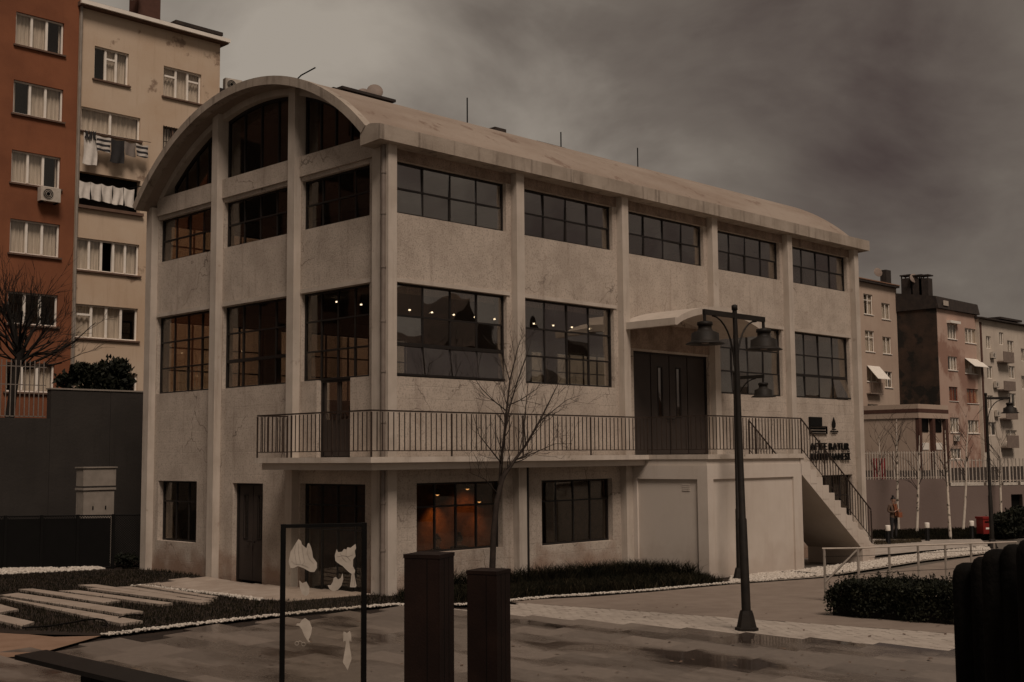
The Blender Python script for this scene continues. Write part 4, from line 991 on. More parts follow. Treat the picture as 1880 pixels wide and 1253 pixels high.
sp_.build('shoots', 'leaf', HG)
mb.build('twigs', 'leaf', HG)['kind'] = 'stuff'
mb = MB(); q = [h0+hd*.08+hb*.12, h0+hd*(hl-.05)+hb*.12, h0+hd*(hl-.05)+hb*1.25, h0+hd*.08+hb*1.25]
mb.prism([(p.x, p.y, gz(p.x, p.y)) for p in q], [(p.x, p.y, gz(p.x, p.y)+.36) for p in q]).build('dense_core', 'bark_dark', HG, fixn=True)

for k, (px, py) in enumerate(((1631, 1000), (1703, 994), (1785, 990))):
    P = G(px, py); o = thing('bollard_light', tuple(P), ['bollard light nearest the stair foot', 'middle of the three bollard lights along the footpath', 'bollard light closest to the red box'][k], 'bollard', 'bollard lights along the footpath')
    MB().lathe([(.11, -.05), (.11, .02), (.09, .03), (.09, .52)], P, 14).build('body', 'black_steel', o)
    MB().lathe([(.095, .52), (.10, .54), (.10, .70), (.09, .73), (.02, .735)], P, 14).build('head', 'pvc_white', o)
P = G(1808, 990); o = thing('red_box', tuple(P), 'red metal litter box on legs beside the far lamp post', 'litter box')
yw = YAW+R(-70)
def rb_(name, m, *a): return inst(name, MB().box(*a).mesh(name, m), o, P, (0, 0, yw))
rb_('body', 'red_paint', -.22, .22, -.2, .2, .22, .82); rb_('lid', 'red_paint', -.25, .25, -.23, .23, .82, .90); rb_('notice', 'pvc_white', -.10, .10, -.208, -.2, .40, .47); rb_('slot', 'black_steel', -.14, .14, -.208, -.2, .66, .72)
for sx_ in (-.18, .18): rb_('leg', 'black_steel', sx_-.02, sx_+.02, -.03, .03, -.05, .22)

# ------------------------------------------------------------------ people
def skin_body(name, joints, edges, parent, bands, org, subdiv=1):
    me = bpy.data.meshes.new(name); me.from_pydata([Vector(j[:3]) for j in joints], edges, [])
    o = bpy.data.objects.new(name, me); COL.objects.link(o)
    md = o.modifiers.new('s', 'SKIN'); md.use_smooth_shade = True
    for i, j in enumerate(joints): me.skin_vertices[0].data[i].radius = (j[3], j[4] if len(j) > 4 else j[3])
    me.skin_vertices[0].data[0].use_root = True
    sb_ = o.modifiers.new('b', 'SUBSURF'); sb_.levels = subdiv; sb_.render_levels = subdiv
    bpy.context.view_layer.update(); dg = bpy.context.evaluated_depsgraph_get(); m2 = bpy.data.meshes.new_from_object(o.evaluated_get(dg)); bpy.data.objects.remove(o)
    for mm in ('skin', *[b_[1] for b_ in bands]): m2.materials.append(MAT[mm])
    for p in m2.polygons:
        p.use_smooth = True; p.material_index = 0
        for k, (f, _) in enumerate(bands):
            if f(p.center): p.material_index = k+1
    b = bpy.data.objects.new(name, m2); COL.objects.link(b); b.parent = parent; return b
def person(P, yaw, label, sit=False, holds=None, k=1.0):
    o = thing('person', tuple(P), label, 'person'); o.rotation_euler = (0, 0, yaw); o.scale = (k, k, k)
    # faces -y ; z up
    if not sit:
        J = [(0, 0, .93, .15, .11), (0, .0, 1.12, .13, .10), (0, .01, 1.32, .17, .11), (0, 0, 1.44, .07, .06), (0, -.015, 1.50, .055), (0, -.03, 1.60, .085, .095), (0, -.02, 1.68, .07, .08)]
        E_ = [(0, 1), (1, 2), (2, 3), (3, 4), (4, 5), (5, 6)]
        for s in (-1, 1):
            b = len(J); J += [(s*.10, 0, .86, .095, .10), (s*.105, -.01, .50, .062, .065), (s*.11, .015, .10, .045), (s*.115, -.03, .035, .04, .035), (s*.125, -.14, .025, .035, .025)]
            E_ += [(0, b), (b, b+1), (b+1, b+2), (b+2, b+3), (b+3, b+4)]
            b = len(J); J += [(s*.19, .01, 1.38, .065), (s*.235, .05, 1.13, .05), (s*.13, -.15, 1.10, .04), (s*.05, -.20, 1.15, .03, .022)]
            E_ += [(2, b), (b, b+1), (b+1, b+2), (b+2, b+3)]
            h = b+3
            for q in range(5):
                c = len(J); J += [(s*(.02-.012*q)+.0, -.225-.006*q, 1.17+.012*q, .009), (s*(-.012-.012*q), -.24, 1.175+.014*q, .007)]; E_ += [(h, c), (c, c+1)]
        bands = [(lambda c: c.z < .93, 'cloth_dark'), (lambda c: c.z >= .90 and c.z < 1.47 and not (c.y < -.19), 'cloth_brown')]
    else:
        J = [(0, 0, .48, .16, .13), (0, .03, .72, .14, .10), (0, .0, .92, .17, .11), (0, -.02, 1.04, .07, .06), (0, -.04, 1.10, .055), (0, -.06, 1.20, .085, .095), (0, -.05, 1.28, .07, .08)]
        E_ = [(0, 1), (1, 2), (2, 3), (3, 4), (4, 5), (5, 6)]
        for s in (-1, 1):
            b = len(J); J += [(s*.11, -.12, .48, .09), (s*.13, -.44, .48, .065), (s*.13, -.42, .10, .045), (s*.135, -.46, .035, .04, .035), (s*.14, -.58, .025, .035, .025)]
            E_ += [(0, b), (b, b+1), (b+1, b+2), (b+2, b+3), (b+3, b+4)]
            b = len(J); J += [(s*.19, 0, .98, .065), (s*.25, -.08, .74, .05), (s*.14, -.30, .74, .04), (s*.08, -.38, .75, .03, .022)]
            E_ += [(2, b), (b, b+1), (b+1, b+2), (b+2, b+3)]; h = b+3
            for q in range(5):
                c = len(J); J += [(s*(.10-.016*q), -.42, .752, .009), (s*(.10-.018*q), -.455, .745, .007)]; E_ += [(h, c), (c, c+1)]
        bands = [(lambda c: c.z < .5, 'cloth_dark'), (lambda c: c.z >= .5 and c.z < 1.06 and not (c.y < -.36), 'cloth_dark')]
    skin_body('body', J, E_, o, bands, P)
    zc = 1.60 if not sit else 1.20; yc = -.03 if not sit else -.06
    f = MB()
    f.lathe([(.001, -.012), (.014, -.008), (.016, 0), (.012, .012), (.001, .02)], (0, yc-.10, zc-.01), 8); f.build('nose', 'skin', None)
    x = bpy.data.objects[f_name] if False else None
    nose = [q for q in bpy.data.objects if q.name.startswith('nose')][-1]; nose.parent = o
    for s in (-1, 1):
        q = MB().lathe([(.001, -.01), (.011, -.004), (.011, .004), (.001, .01)], (s*.033, yc-.088, zc+.02), 8).build('eye', 'hair'); q.parent = o
        q = MB().lathe([(.001, -.03), (.014, -.015), (.016, .01), (.001, .03)], (s*.088, yc+.005, zc), 8).build('ear', 'skin'); q.parent = o
    q = MB().box(-.025, .025, yc-.098, yc-.085, zc-.055, zc-.048).build('mouth', 'cloth_rust'); q.parent = o
    hm = MB(); vs = []; NR, NA = 7, 16
    for i in range(NR+1):
        ph = math.pi*.62*i/NR
        for a in range(NA):
            t_ = 2*math.pi*a/NA; fx, fy = math.cos(t_), math.sin(t_); dip = 1.0 if fy > -.35 else .62
            p_ = ph*dip; vs.append((.103*math.sin(p_)*fx, yc+.018+.115*math.sin(p_)*fy, zc+.015+.118*math.cos(p_)))
    hm.add(vs, [(i*NA+a, i*NA+(a+1) % NA, (i+1)*NA+(a+1) % NA, (i+1)*NA+a) for i in range(NR) for a in range(NA)], True)
    hm.lathe([(.001, -.05), (.04, -.03), (.05, 0), (.04, .03), (.001, .05)], (0, yc+.03, zc+.155), 10)
    q = hm.build('hair', 'hair'); q.parent = o
    if not sit:
        s_ = MB().tube([(-.07, -.10, 1.44), (-.03, -.125, 1.30), (-.02, -.14, 1.10), (-.01, -.14, .95)], [.03, .035, .04, .035], 8); s_.tube([(.07, -.10, 1.44), (.03, -.13, 1.34), (.10, -.16, 1.12), (.13, -.15, .90)], [.03, .035, .035, .03], 8)
        q = s_.build('scarf', 'cloth_rust'); q.parent = o
    return o
P = G(1642, 990); person(P, YAW-math.pi/2+R(25), 'person in brown jacket and dark trousers standing on the footpath with arms folded', k=.99)
bk = thing('handbag', (0, 0, 0), 'small rust coloured bag held against the standing person', 'bag')
for nm, mb_ in (('pouch', MB().box(-.10, .10, -.05, .05, 0, .2)), ('strap', MB().tube([(-.08, 0, .2), (-.04, 0, .32), (.04, 0, .32), (.08, 0, .2)], .01, 5))):
    q = mb_.build(nm, 'cloth_rust'); q.parent = bk
bk.rotation_euler = (0, 0, YAW-math.pi/2+R(25)); dv = Matrix.Rotation(YAW-math.pi/2+R(25), 3, 'Z') @ Vector((.10, -.25, .88)); bk.location = P+dv
def stool(x, y, z, lab):
    o = thing('reading_stool', (x, y, z), lab, 'stool', 'reading room stools')
    MB().lathe([(.16, .42), (.18, .44), (.18, .47), (.16, .48)], (x, y, z), 14).build('seat', 'cloth_dark', o)
    for k in range(4): MB().tube([(x+.13*math.cos(k*1.571+.78), y+.13*math.sin(k*1.571+.78), z+.43), (x+.16*math.cos(k*1.571+.78), y+.16*math.sin(k*1.571+.78), z)], .014, 5).build('leg', 'black_steel', o)
for k, (px, lab) in enumerate(((800, 'person seated at left behind the warm lit ground floor window'), (843, 'person seated at right behind the warm lit ground floor window'))):
    P = on(px, 985, 1, 1.15); person((P.x, P.y, -.25), R(20+k*120), lab, sit=True); stool(P.x, P.y+.02, -.25, 'dark round stool under the '+('left' if k == 0 else 'right')+' seated person in the reading room')

# ------------------------------------------------------------------ trees
def grow(mb, p, d, r, l, depth, spread, up=.15, curl=.25, kids=(2, 4), minr=.003, n=5):
    pts = [p]; rs = [r]; segs = 4; dd = d.copy()
    for k in range(segs):
        dd = (dd+Vector((random.gauss(0, curl), random.gauss(0, curl), random.gauss(0, curl)+up))*.28).normalized()
        pts.append(pts[-1]+dd*l/segs); rs.append(r*(1-.55*(k+1)/segs))
    mb.tube(pts, [max(x, minr*.6) for x in rs], n if r > .012 else 4, cap=False)
    if depth <= 0: return
    for _ in range(random.randint(*kids)):
        k = random.uniform(.3, 1.0); i = min(int(k*segs), segs-1); f = k*segs-i; q = pts[i].lerp(pts[i+1], f)
        a = Vector((random.gauss(0, 1), random.gauss(0, 1), random.gauss(0, 1))); a = (a-dd*a.dot(dd)).normalized()
        nd = (dd*math.cos(spread*random.uniform(.6, 1.3))+a*math.sin(spread*random.uniform(.6, 1.3))).normalized()
        grow(mb, q, nd, max(rs[i]*.6, minr), l*random.uniform(.45, .8), depth-1, spread, up, curl, kids, minr, n)
# young tree before the balcony
TY = -1.25
def tp(px, py, dy=0): return on(px, py, 1, TY+dy)
b0 = tp(902, 1062); b0.z = gz(b0.x, b0.y)-.05
TR = thing('young_tree', tuple(b0), 'young bare tree with forked trunk before the balcony', 'tree')
tr = MB().tube([b0, tp(906, 980), tp(912, 920), tp(922, 880), tp(928, 868)], [.085, .07, .066, .06, .055], 9); tr.build('trunk', 'bark_young', TR)
br = MB()
limbs = [([(918, 890), (920, 845), (926, 800), (930, 755), (936, 700), (948, 650), (955, 625)], [.045, .04, .034, .028, .02, .012, .006], 0),
         ([(928, 870), (945, 845), (965, 818), (990, 775), (1010, 735), (1030, 695)], [.048, .04, .034, .026, .016, .006], -.2),
         ([(926, 800), (935, 750), (950, 700), (968, 650), (975, 625)], [.026, .022, .017, .012, .006], .3),
         ([(965, 818), (962, 780), (966, 740), (970, 700)], [.022, .017, .012, .006], .4),
         ([(920, 850), (900, 825), (880, 800), (868, 760)], [.018, .014, .009, .005], -.4),
         ([(930, 755), (905, 735), (885, 715), (868, 690)], [.016, .012, .009, .005], .1),
         ([(945, 845), (985, 830), (1020, 815), (1050, 815)], [.018, .012, .008, .004], -.5),
         ([(932, 745), (955, 735), (985, 715), (1000, 690)], [.016, .012, .008, .004], -.3),
         ([(990, 775), (1015, 755), (1040, 735), (1068, 725)], [.016, .012, .008, .004], .2),
         ([(912, 905), (890, 880), (862, 868)], [.014, .009, .005], -.3), ([(936, 700), (925, 660), (908, 628)], [.014, .01, .005], -.2)]
for pts, rs, dy in limbs:
    P3 = [tp(q[0], q[1], dy*k/(len(pts)-1)) for k, q in enumerate(pts)]; br.tube(P3, rs, 6, cap=False)
    for k in range(1, len(P3)):
        for _ in range(4 if rs[k] > .01 else 3):
            q = P3[k-1].lerp(P3[k], random.random()); d = (P3[k]-P3[k-1]).normalized(); a = Vector((random.gauss(0, 1), random.gauss(0, .7), random.gauss(.2, 1)))
            a = (a-d*a.dot(d)).normalized(); grow(br, q, (d*.75+a*.7).normalized(), max(.005, rs[k]*.45), random.uniform(.35, .75), 2, .45, .35, .3, (1, 3), .0036)
br.build('crown', 'bark_young', TR)
# spreading bare tree behind the left fence
def op(px, py, Y): return on(px, py, 1, Y)
b0 = op(16, 790, 19.5); b0.z = 4.3
TL = thing('bare_tree', tuple(b0), 'spreading dark bare tree before the orange apartment block', 'tree')
MB().tube([b0, op(24, 720, 19.5), op(30, 670, 19.5), op(42, 640, 19.5)], [.16, .14, .15, .12], 9).build('trunk', 'bark_dark', TL)
br = MB()
for k in range(30):
    a = random.uniform(-.2, math.pi+.2); d = Vector((math.cos(a)*.9, random.gauss(0, .5), abs(math.sin(a))*.9+.15)).normalized()
    grow(br, op(30+random.uniform(0, 14), 648+random.uniform(-14, 30), 19.5), d, .065*random.uniform(.5, 1), random.uniform(1.3, 2.1), 3, .42, .12, .18, (2, 4), .006)
br.build('crown', 'bark_dark', TL)
# birches
for k, (px, py, tpx, tpy, lab) in enumerate(((1683, 980, 1688, 800, 'white birch right of the standing person'), (1745, 990, 1735, 790, 'leaning white birch closest to the footpath'), (1768, 976, 1778, 780, 'white birch second left of the far lamp post, leaning right'),
                              (1650, 975, 1646, 770, 'birch directly behind the standing person'), (1838, 969, 1836, 800, 'thin birch beside the dark doorway in the retaining wall'), (1612, 972, 1614, 800, 'birch beside the library end pilaster'))):
    P = G(px, py); dd = dist(P.x, P.y); T = CAM+ray(tpx, tpy)*dd/(_fw.dot(_fw))
    o = thing('birch_tree', tuple(P), lab, 'birch', 'birches before the retaining wall')
    pts = [Vector(P).lerp(T, q) for q in (0, .25, .5, .75, 1)]
    for q in pts[1:4]: q.x += random.gauss(0, .05)
    pts[0].z -= .05
    MB().tube(pts, [.07, .06, .05, .035, .012], 8).build('trunk', 'birch_bark', o)
    br = MB()
    for _ in range(15):
        q = random.uniform(.42, 1); i = min(int(q*4), 3); s = pts[i].lerp(pts[i+1], q*4-i); a = random.random()*6.28
        grow(br, s, Vector((math.cos(a)*.55, math.sin(a)*.55, .8)).normalized(), .018*(1.4-q), random.uniform(.6, 1.3), 1, .5, .1, .25, (2, 3), .006, 4)
    br.build('crown', 'bark_young', o)
# shrubs: evergreen above the grey wall, planting by the red box
def shrub(name, label, c, rx, ry, rz, n, s0, s1, stems=6):
    o = thing(name, tuple(c), label, 'shrub'); c = Vector(c); blobs = [(Vector((random.uniform(-.75, .75)*rx, random.uniform(-.6, .6)*ry, random.uniform(.15, 1.0)**1.2*rz*2)), random.uniform(.18, .46)) for _ in range(26)]
    def fn():
        b, r_ = random.choice(blobs); v = Vector((random.gauss(0, 1), random.gauss(0, 1), random.gauss(0, 1))).normalized()*random.uniform(.5, 1.05)
        return c+b+Vector((v.x*rx*r_, v.y*ry*r_, v.z*rz*r_)), None
    mb = MB(); leafy(mb, fn, n, s0, s1); mb.build('foliage', 'leaf', o)
    mb = MB()
    for k in range(stems):
        b, _ = blobs[k]; mb.tube([c+Vector((b.x*.2, b.y*.2, 0)), c+b*.6, c+b], [.05, .03, .012], 5)
    mb.build('stems', 'bark_dark', o)['kind'] = 'stuff'; return o

# ------------------------------------------------------------------ background left
def wall_holes(mb, x0, x1, y0, y1, z0, z1, holes):
    zs = sorted({z0, z1, *[h[2] for h in holes], *[h[3] for h in holes]})
    for za, zb in zip(zs, zs[1:]):
        u = x0
        for h in sorted(h for h in holes if h[2] < zb-1e-6 and h[3] > za+1e-6):
            if h[0] > u: mb.box(u, h[0], y0, y1, za, zb)
            u = max(u, h[1])
        if u < x1: mb.box(u, x1, y0, y1, za, zb)
def rect(Y, x0, y0, x1, y1):
    a, b = on(x0, y0, 1, Y), on(x1, y1, 1, Y); return (a.x, b.x, b.z, a.z)
def pvc(par, Y, h, n=3, transom=(), curtain='curtain', sill='sill_brown', fm='pvc_white', fr=.06, rec=.10, open_=None):
    x0, x1, z0, z1 = h; f = MB(); a = Y+rec; b = a+.07
    f.box(x0, x0+fr, a, b, z0, z1); f.box(x1-fr, x1, a, b, z0, z1); f.box(x0+fr, x1-fr, a, b, z1-fr, z1); f.box(x0+fr, x1-fr, a, b, z0, z0+fr)
    w = f.build('window', fm, par); cw = (x1-x0-2*fr)/n
    for k in range(n):
        u0, u1 = x0+fr+k*cw, x0+fr+(k+1)*cw
        if k: box('mullion', fm, w, u0-.045, u0+.045, a-.012, b, z0+fr, z1-fr)
        zt = z1-fr
        if k in transom:
            zt = z0+(z1-z0)*.70; box('transom', fm, w, u0+.045, u1-.045, a-.01, b, zt-.04, zt+.04)
        if open_ == k: continue
        box('pane', 'glass_far', w, u0+.04, u1-.04, a+.03, a+.04, z0+fr, z1-fr)
    if curtain:
        # hanging folds
        mb = MB(); xs = [x0+(x1-x0)*q/40 for q in range(41)]
        vs = [(x, Y+.30+.03*math.sin(q*1.9)+.015*math.sin(q*4.1), z) for z in (z0, z1) for q, x in enumerate(xs)]
        fs = []; g0 = random.choice((-1, -1, 4, 14, 26, 30)); g1 = g0+random.choice((5, 9, 12)) if g0 >= 0 else -1
        for q in range(40):
            if g0 <= q < g1: continue
            if open_ is not None and x0+(x1-x0)*(open_/n)-.02 < xs[q] < x0+(x1-x0)*((open_+1)/n): continue
            fs.append((q, q+1, 41+q+1, 41+q))
        mb.add(vs, fs, True); mb.build('curtain', curtain, w)
    if sill: box('sill', sill, w, x0-.08, x1+.08, Y-.09, Y+rec-.001, z0-.07, z0-.002)
    return w
def block(name, label, x0, x1, Y, z0, z1, depth, m, holes, cat='apartment block', group=None):
    o = thing(name, ((x0+x1)/2, Y+depth/2, z0), label, cat, group)
    mb = MB(); wall_holes(mb, x0, x1, Y, Y+.30, z0, z1, holes); mb.build('wall', m, o)
    mb = MB(); mb.box(x0, x0+.3, Y+.301, Y+depth, z0, z1-.01); mb.box(x1-.3, x1, Y+.301, Y+depth, z0, z1-.01); mb.box(x0+.3, x1-.3, Y+depth-.3, Y+depth, z0, z1-.01); mb.box(x0+.3, x1-.3, Y+.301, Y+depth-.3, z1-.3, z1-.01); mb.build('wall', m, o)
    box('room_back', 'dark_room', o, x0+.35, x1-.35, Y+1.2, Y+1.3, z0, z1-.4)
    return o
YB = 24.0
xj = on(139, 320, 1, YB).x
ow = [rect(YB, *q) for q in ((30, 21, 116.5, 102), (25.5, 146, 115, 225), (22, 274.5, 110, 348), (19, 401, 108.5, 474), (15, 534.5, 105, 600.6), (11, 664.5, 99, 722))]
ow = [(h[0], h[1], h[2], h[3]) for h in ow]
OB = block('orange_apartment_block', 'burnt orange plastered apartment block with white framed windows', -9, xj-.02, YB, 3.0, 25.5, 10, 'orange_plaster', ow)
for k, h in enumerate(ow): pvc(OB, YB, h, 3, curtain=None if k == 4 else 'curtain')
xr = on(405, 120, 1, YB).x
bwp = ((174, 84, 235.6, 158.6, 3, (1,)), (300.7, 120.6, 369, 192, 3, (0, 2)), (149.4, 195, 257, 260, 2, ()), (140.5, 435.5, 254.7, 507, 5, ()), (139, 557.5, 252, 627, 4, (0,)), (191.5, 684.5, 252, 722, 2, ()), (299.4, 231, 337, 289, 2, ()))
bw_ = [rect(YB+.05, *q[:4]) for q in bwp]; log_ = rect(YB+.05, 146, 314, 257, 392)
BB = block('beige_apartment_block', 'stained cream apartment block with laundry hanging at its loggia', xj+.02, xr, YB+.05, 3.0, 21.45, 10, 'beige_plaster', bw_+[log_])
for q, h in zip(bwp, bw_): pvc(BB, YB+.05, h, q[4], q[5], curtain='curtain' if q[1] < 640 else None, open_=2 if q[1] == 435.5 else None, fm='sill_brown' if q[0] > 299 and q[0] < 300 else 'pvc_white')
f = MB()
h = bw_[-1]
for k in range(9): x = h[0]+(h[1]-h[0])*k/8; f.box(x-.012, x+.012, YB-.02, YB+.0, h[2], h[3])
f.box(h[0], h[1], YB-.021, YB+.001, h[2]+.5, h[2]+.53); f.build('window_grille', 'frame_metal', BB)
x0, x1, z0, z1 = log_
lg = box('loggia_floor', 'sill_brown', BB, x0-.1, x1+.1, YB-.10, YB+1.1, z0-.14, z0-.02)
box('loggia_back', 'interior_dark', BB, x0, x1, YB+1.0, YB+1.1, z0, z1)
MB().tube([(x0+.05, YB+.02, z1-.18), (x1-.05, YB+.02, z1-.22)], .012, 5).build('washing_line', 'black_steel', BB)
MB().tube([(x1-.5, YB+.1, z1-.38), (x1+.55, YB-.5, z1-.1)], .02, 5).build('drying_pole', 'black_steel', BB)
# cornice, downpipe and roof clutter
box('cornice', 'sill_brown', BB, xj-.1, xr+.25, YB-.25, YB+.5, 21.45, 21.62); box('gutter', 'pvc_white', BB, xj-.1, xr+.27, YB-.36, YB-.251, 21.50, 21.66)
MB().tube([(xj+.05, YB-.06, 21.5), (xj+.05, YB-.06, 4)], .06, 8).build('downpipe', 'cabinet_grey', BB)
rf = MB().prism([(xj, YB-.2, 21.62), (xr+.2, YB-.2, 21.62), (xr+.2, YB+9, 21.62), (xj, YB+9, 21.62)], [(xj, YB+.1, 21.85), (xr+.2, YB+.1, 21.85), (xr+.2, YB+5, 23.2), (xj, YB+5, 23.2)]).build('roof', 'tile_roof', BB, fixn=True)
dm = rect(YB-.05, 306, 38, 400, 84)
mb = MB(); mb.box(dm[0]+.9, dm[1], YB, YB+2.5, 21.64, dm[3]-.1); mb.build('dormer', 'dark_roof', rf)
box('dormer_roof', 'dark_roof', rf, dm[0]+.3, dm[1]+.1, YB-.3, YB+2.8, dm[3]-.1, dm[3]+.05)
box('dormer_window', 'pvc_white', rf, dm[0]+.95, dm[0]+2.0, YB-.04, YB-.005, 21.75, dm[3]-.2)
box('dormer_pane', 'glass_far', rf, dm[0]+1.02, dm[0]+1.93, YB-.06, YB-.045, 21.82, dm[3]-.27)
P = on(263, 20, 1, YB+1.2); box('chimney', 'brown_far', rf, P.x-.45, P.x+.6, P.y-.4, P.y+.4, 21.8, 25.0)
def dish(par, c, r=.4, az=0, name='satellite_dish'):
    prof = [(r*q/6, .22*r*(q/6)**2) for q in range(1, 7)]
    me = MB().lathe([(.001, 0)]+prof+[(r*1.02, .22*r+.01), (r*.98, .22*r+.02)], (0, 0, 0), 18).mesh(name, 'dish_grey')
    o = inst(name, me, par, c, (R(75), 0, az)); return o
dish(rf, (P.x-.9, P.y-.5, 22.9), .42, R(-20))
# laundry
def garment(Y, px0, py0, px1, py1, m, label, sleeve=False, line_z=None):
    a, b = on(px0, py0, 1, Y), on(px1, py1, 1, Y); w = b.x-a.x; h = a.z-b.z
    mb = MB(); nx, nz_ = 8, 9; ph = random.random()*6; vs = []
    for t_ in (0, .012):
        for j in range(nz_+1):
            for i in range(nx+1):
                u, v = i/nx, j/nz_; sag = .06*math.sin(math.pi*u)*(1-v)
                vs.append((a.x+w*u+.03*math.sin(v*5+ph)*v, Y+t_+.04*math.sin(u*9+ph+v*2)*(.3+v), a.z-h*v-sag-.03*v*math.sin(u*7+ph)))
    n = (nx+1)*(nz_+1); fs = []
    for j in range(nz_):
        for i in range(nx):
            k = j*(nx+1)+i; fs.append((k, k+nx+1, k+nx+2, k+1)); fs.append((n+k, n+k+1, n+k+nx+2, n+k+nx+1))
    mb.add(vs, fs, True)
    o = mb.build('hanging_garment', m, None, (a.x+w/2, Y, b.z)); tag(o, label, 'laundry', 'laundry on the cream block'); return o
YL = YB-.35
for k, (p0, p1) in enumerate(((157, 162), (164, 169), (171, 176))): garment(YL-.06, p0, 238+k, p1, 254+k*2, 'cloth_dark', ('left', 'middle', 'right')[k]+' of the small dark socks hung over the white towel')
garment(YL, 154, 243, 178, 305, 'cloth_white', 'long white towel at the left of the upper washing line')
garment(YL, 178, 248, 203, 281, 'cloth_striped', 'striped shirt beside the long white towel')
garment(YL, 204, 254, 228, 302, 'cloth_dark', 'black top in the middle of the upper washing line')
garment(YL, 229, 259, 249, 289, 'cloth_grey', 'grey top between the black top and striped jumper')
garment(YL, 250, 263, 272, 291, 'cloth_striped', 'striped jumper at the right of the upper washing line')
ul = MB().tube([tuple(on(148, 240, 1, YL)), tuple(on(277, 262, 1, YL))], .012, 5).build('washing_line', 'black_steel', BB)
YL = YB+.0
for k, (p0, p1) in enumerate(((146, 165), (167, 186), (187, 206), (208, 226), (228, 246))): garment(YL+.02, p0, 331+(p0-146)*.17, p1, 366+(p0-146)*.19, 'cloth_white', ('leftmost', 'second', 'middle', 'fourth', 'rightmost')[k]+' of the white shirts drying in the loggia')
def ac_unit(c, yaw, label, w=.8, d=.3, h=.55):
    o = thing('air_conditioner', tuple(c), label, 'air conditioner', 'outdoor air conditioner units'); c = Vector(c)
    inst('casing', MB().box(-w/2, w/2, -d/2, d/2, 0, h).mesh('casing', 'ac_white'), o, c, (0, 0, yaw))
    fm = MB(); q = []
    for rr_ in (.21, .15, .09): fm.tube([(-w*.13+rr_*math.cos(t_), -d/2-.012, h*.5+rr_*math.sin(t_)) for t_ in [6.2832*k/16 for k in range(17)]], .01, 4)
    inst('fan_guard', fm.mesh('fan_guard', 'ac_white'), o, c, (0, 0, yaw))
    inst('fan_opening', MB().prism([(-w*.13+.22*math.cos(6.2832*k/20), -d/2-.004, h*.5+.22*math.sin(6.2832*k/20)) for k in range(20)], [(-w*.13+.22*math.cos(6.2832*k/20), -d/2+.01, h*.5+.22*math.sin(6.2832*k/20)) for k in range(20)]).mesh('fan_opening', 'black_steel'), o, c, (0, 0, yaw))
    for s in (-.3, .3): inst('bracket', MB().box(s-.02, s+.02, -d/2, d/2+.2, -.05, -.001).mesh('bracket', 'black_steel'), o, c, (0, 0, yaw))
    return o
P = on(90, 371, 1, YB-.25); ac_unit(P, 0, 'air conditioner under a window of the orange block')
# roofs glimpsed behind the vault
RB = thing('rear_house', (12.5, 30, 3), 'dark flat roofed house just showing behind the vault crest', 'house')
a_, b_ = on(640, 163, 1, 26), on(727, 184, 1, 26)
box('wall', 'beige_far', RB, a_.x, b_.x-.4, 26.4, 33, 3, b_.z-.15)
MB().box(a_.x-.4, b_.x, 26, 33, b_.z-.12, b_.z+.02).build('roof', 'dark_roof', RB)
MB().box(a_.x-.2, b_.x-.2, 27, 32, b_.z+.02, b_.z+.22).build('roof', 'dark_roof', RB)
dish(RB, (on(688, 165, 1, 26.5).x, 26.5, b_.z+.30), .42, R(-35)); dish(RB, (on(668, 165, 1, 27).x, 27, b_.z+.12), .42, R(-25))
a_ = on(415, 152, 1, 24.6); b2 = on(448, 168, 1, 24.6)
NB = thing('side_house', (a_.x+2, 27, 3), 'low dark roofed house tucked beside the cream block', 'house')
box('wall', 'beige_far', NB, xr+.05, b2.x+3, 25.0, 31, 3, b2.z-.35); box('roof', 'dark_roof', NB, xr+.05, b2.x+3.2, 24.6, 31, b2.z-.35, b2.z-.1)
P = on(427, 146, 1, 24.9); ac_unit((P.x, 24.9, b2.z-.04), R(-10), 'air conditioner on the dark roof beside the cream block')
dish(NB, (on(445, 150, 1, 25.2).x, 25.2, b2.z+.25), .38, R(-40))
# grey retaining wall, railing, cabinets, mesh fence
YG = 16.6
gx = on(94, 715, 1, YG).x; zt = on(94, 715, 1, YG).z; zl = on(60, 768, 1, YG).z
GW = thing('grey_retaining_wall', (0, YG, -.4), 'dark grey rendered retaining wall left of the library', 'wall')
for k in range(4): box('wall_panel', 'grey_wall', GW, gx+k*2.1+.006, gx+(k+1)*2.1-.006, YG+random.uniform(0, .006), YG+.3, -1, zt)
for k in range(6): box('wall_panel', 'grey_wall', GW, gx-(k+1)*2.1+.006, gx-k*2.1-.006, YG+random.uniform(0, .006), YG+.3, -1, zl)
box('wall_core', 'fence_dark', GW, -14, gx, YG+.05, YG+.29, -1, zl-.01); box('wall_core', 'fence_dark', GW, gx+.01, gx+8.3, YG+.05, YG+.29, -1, zt-.01)
box('coping', 'cabinet_grey', GW, gx-.02, gx+8.4, YG-.03, YG+.33, zt, zt+.05)
sheetU = MB().box(-60, 5.9, YG+.31, 90, -.5, zl-.15).build('upper_terrace', 'earth'); sheetU['kind'] = 'structure'
WF = thing('wall_railing', (gx-2, YG+.15, zl), 'pale vertical bar railing on the low part of the grey wall', 'railing')
z0, z1 = zl+.06, on(60, 662, 1, YG).z
for k in range(26):
    x = gx-.2-k*.155
    MB().box(x-.013, x+.013, YG+.13, YG+.156, z0, z1).build('bar', 'bar_grey', WF)
for z_ in (z0, z0+1.02, z1-.2): box('cross_rail', 'bar_grey', WF, gx-4.2, gx-.1, YG+.157, YG+.18, z_-.015, z_+.015)
shrub('evergreen_shrub', 'dark evergreen shrub rising behind the grey wall', (on(176, 715, 1, 18.6).x, 18.6, zt-.5), 1.25, .8, .85, 6500, .12, .26)
YF = 14.7
c0, c1 = on(152, 900, 1, YF), on(213, 900, 1, YF)
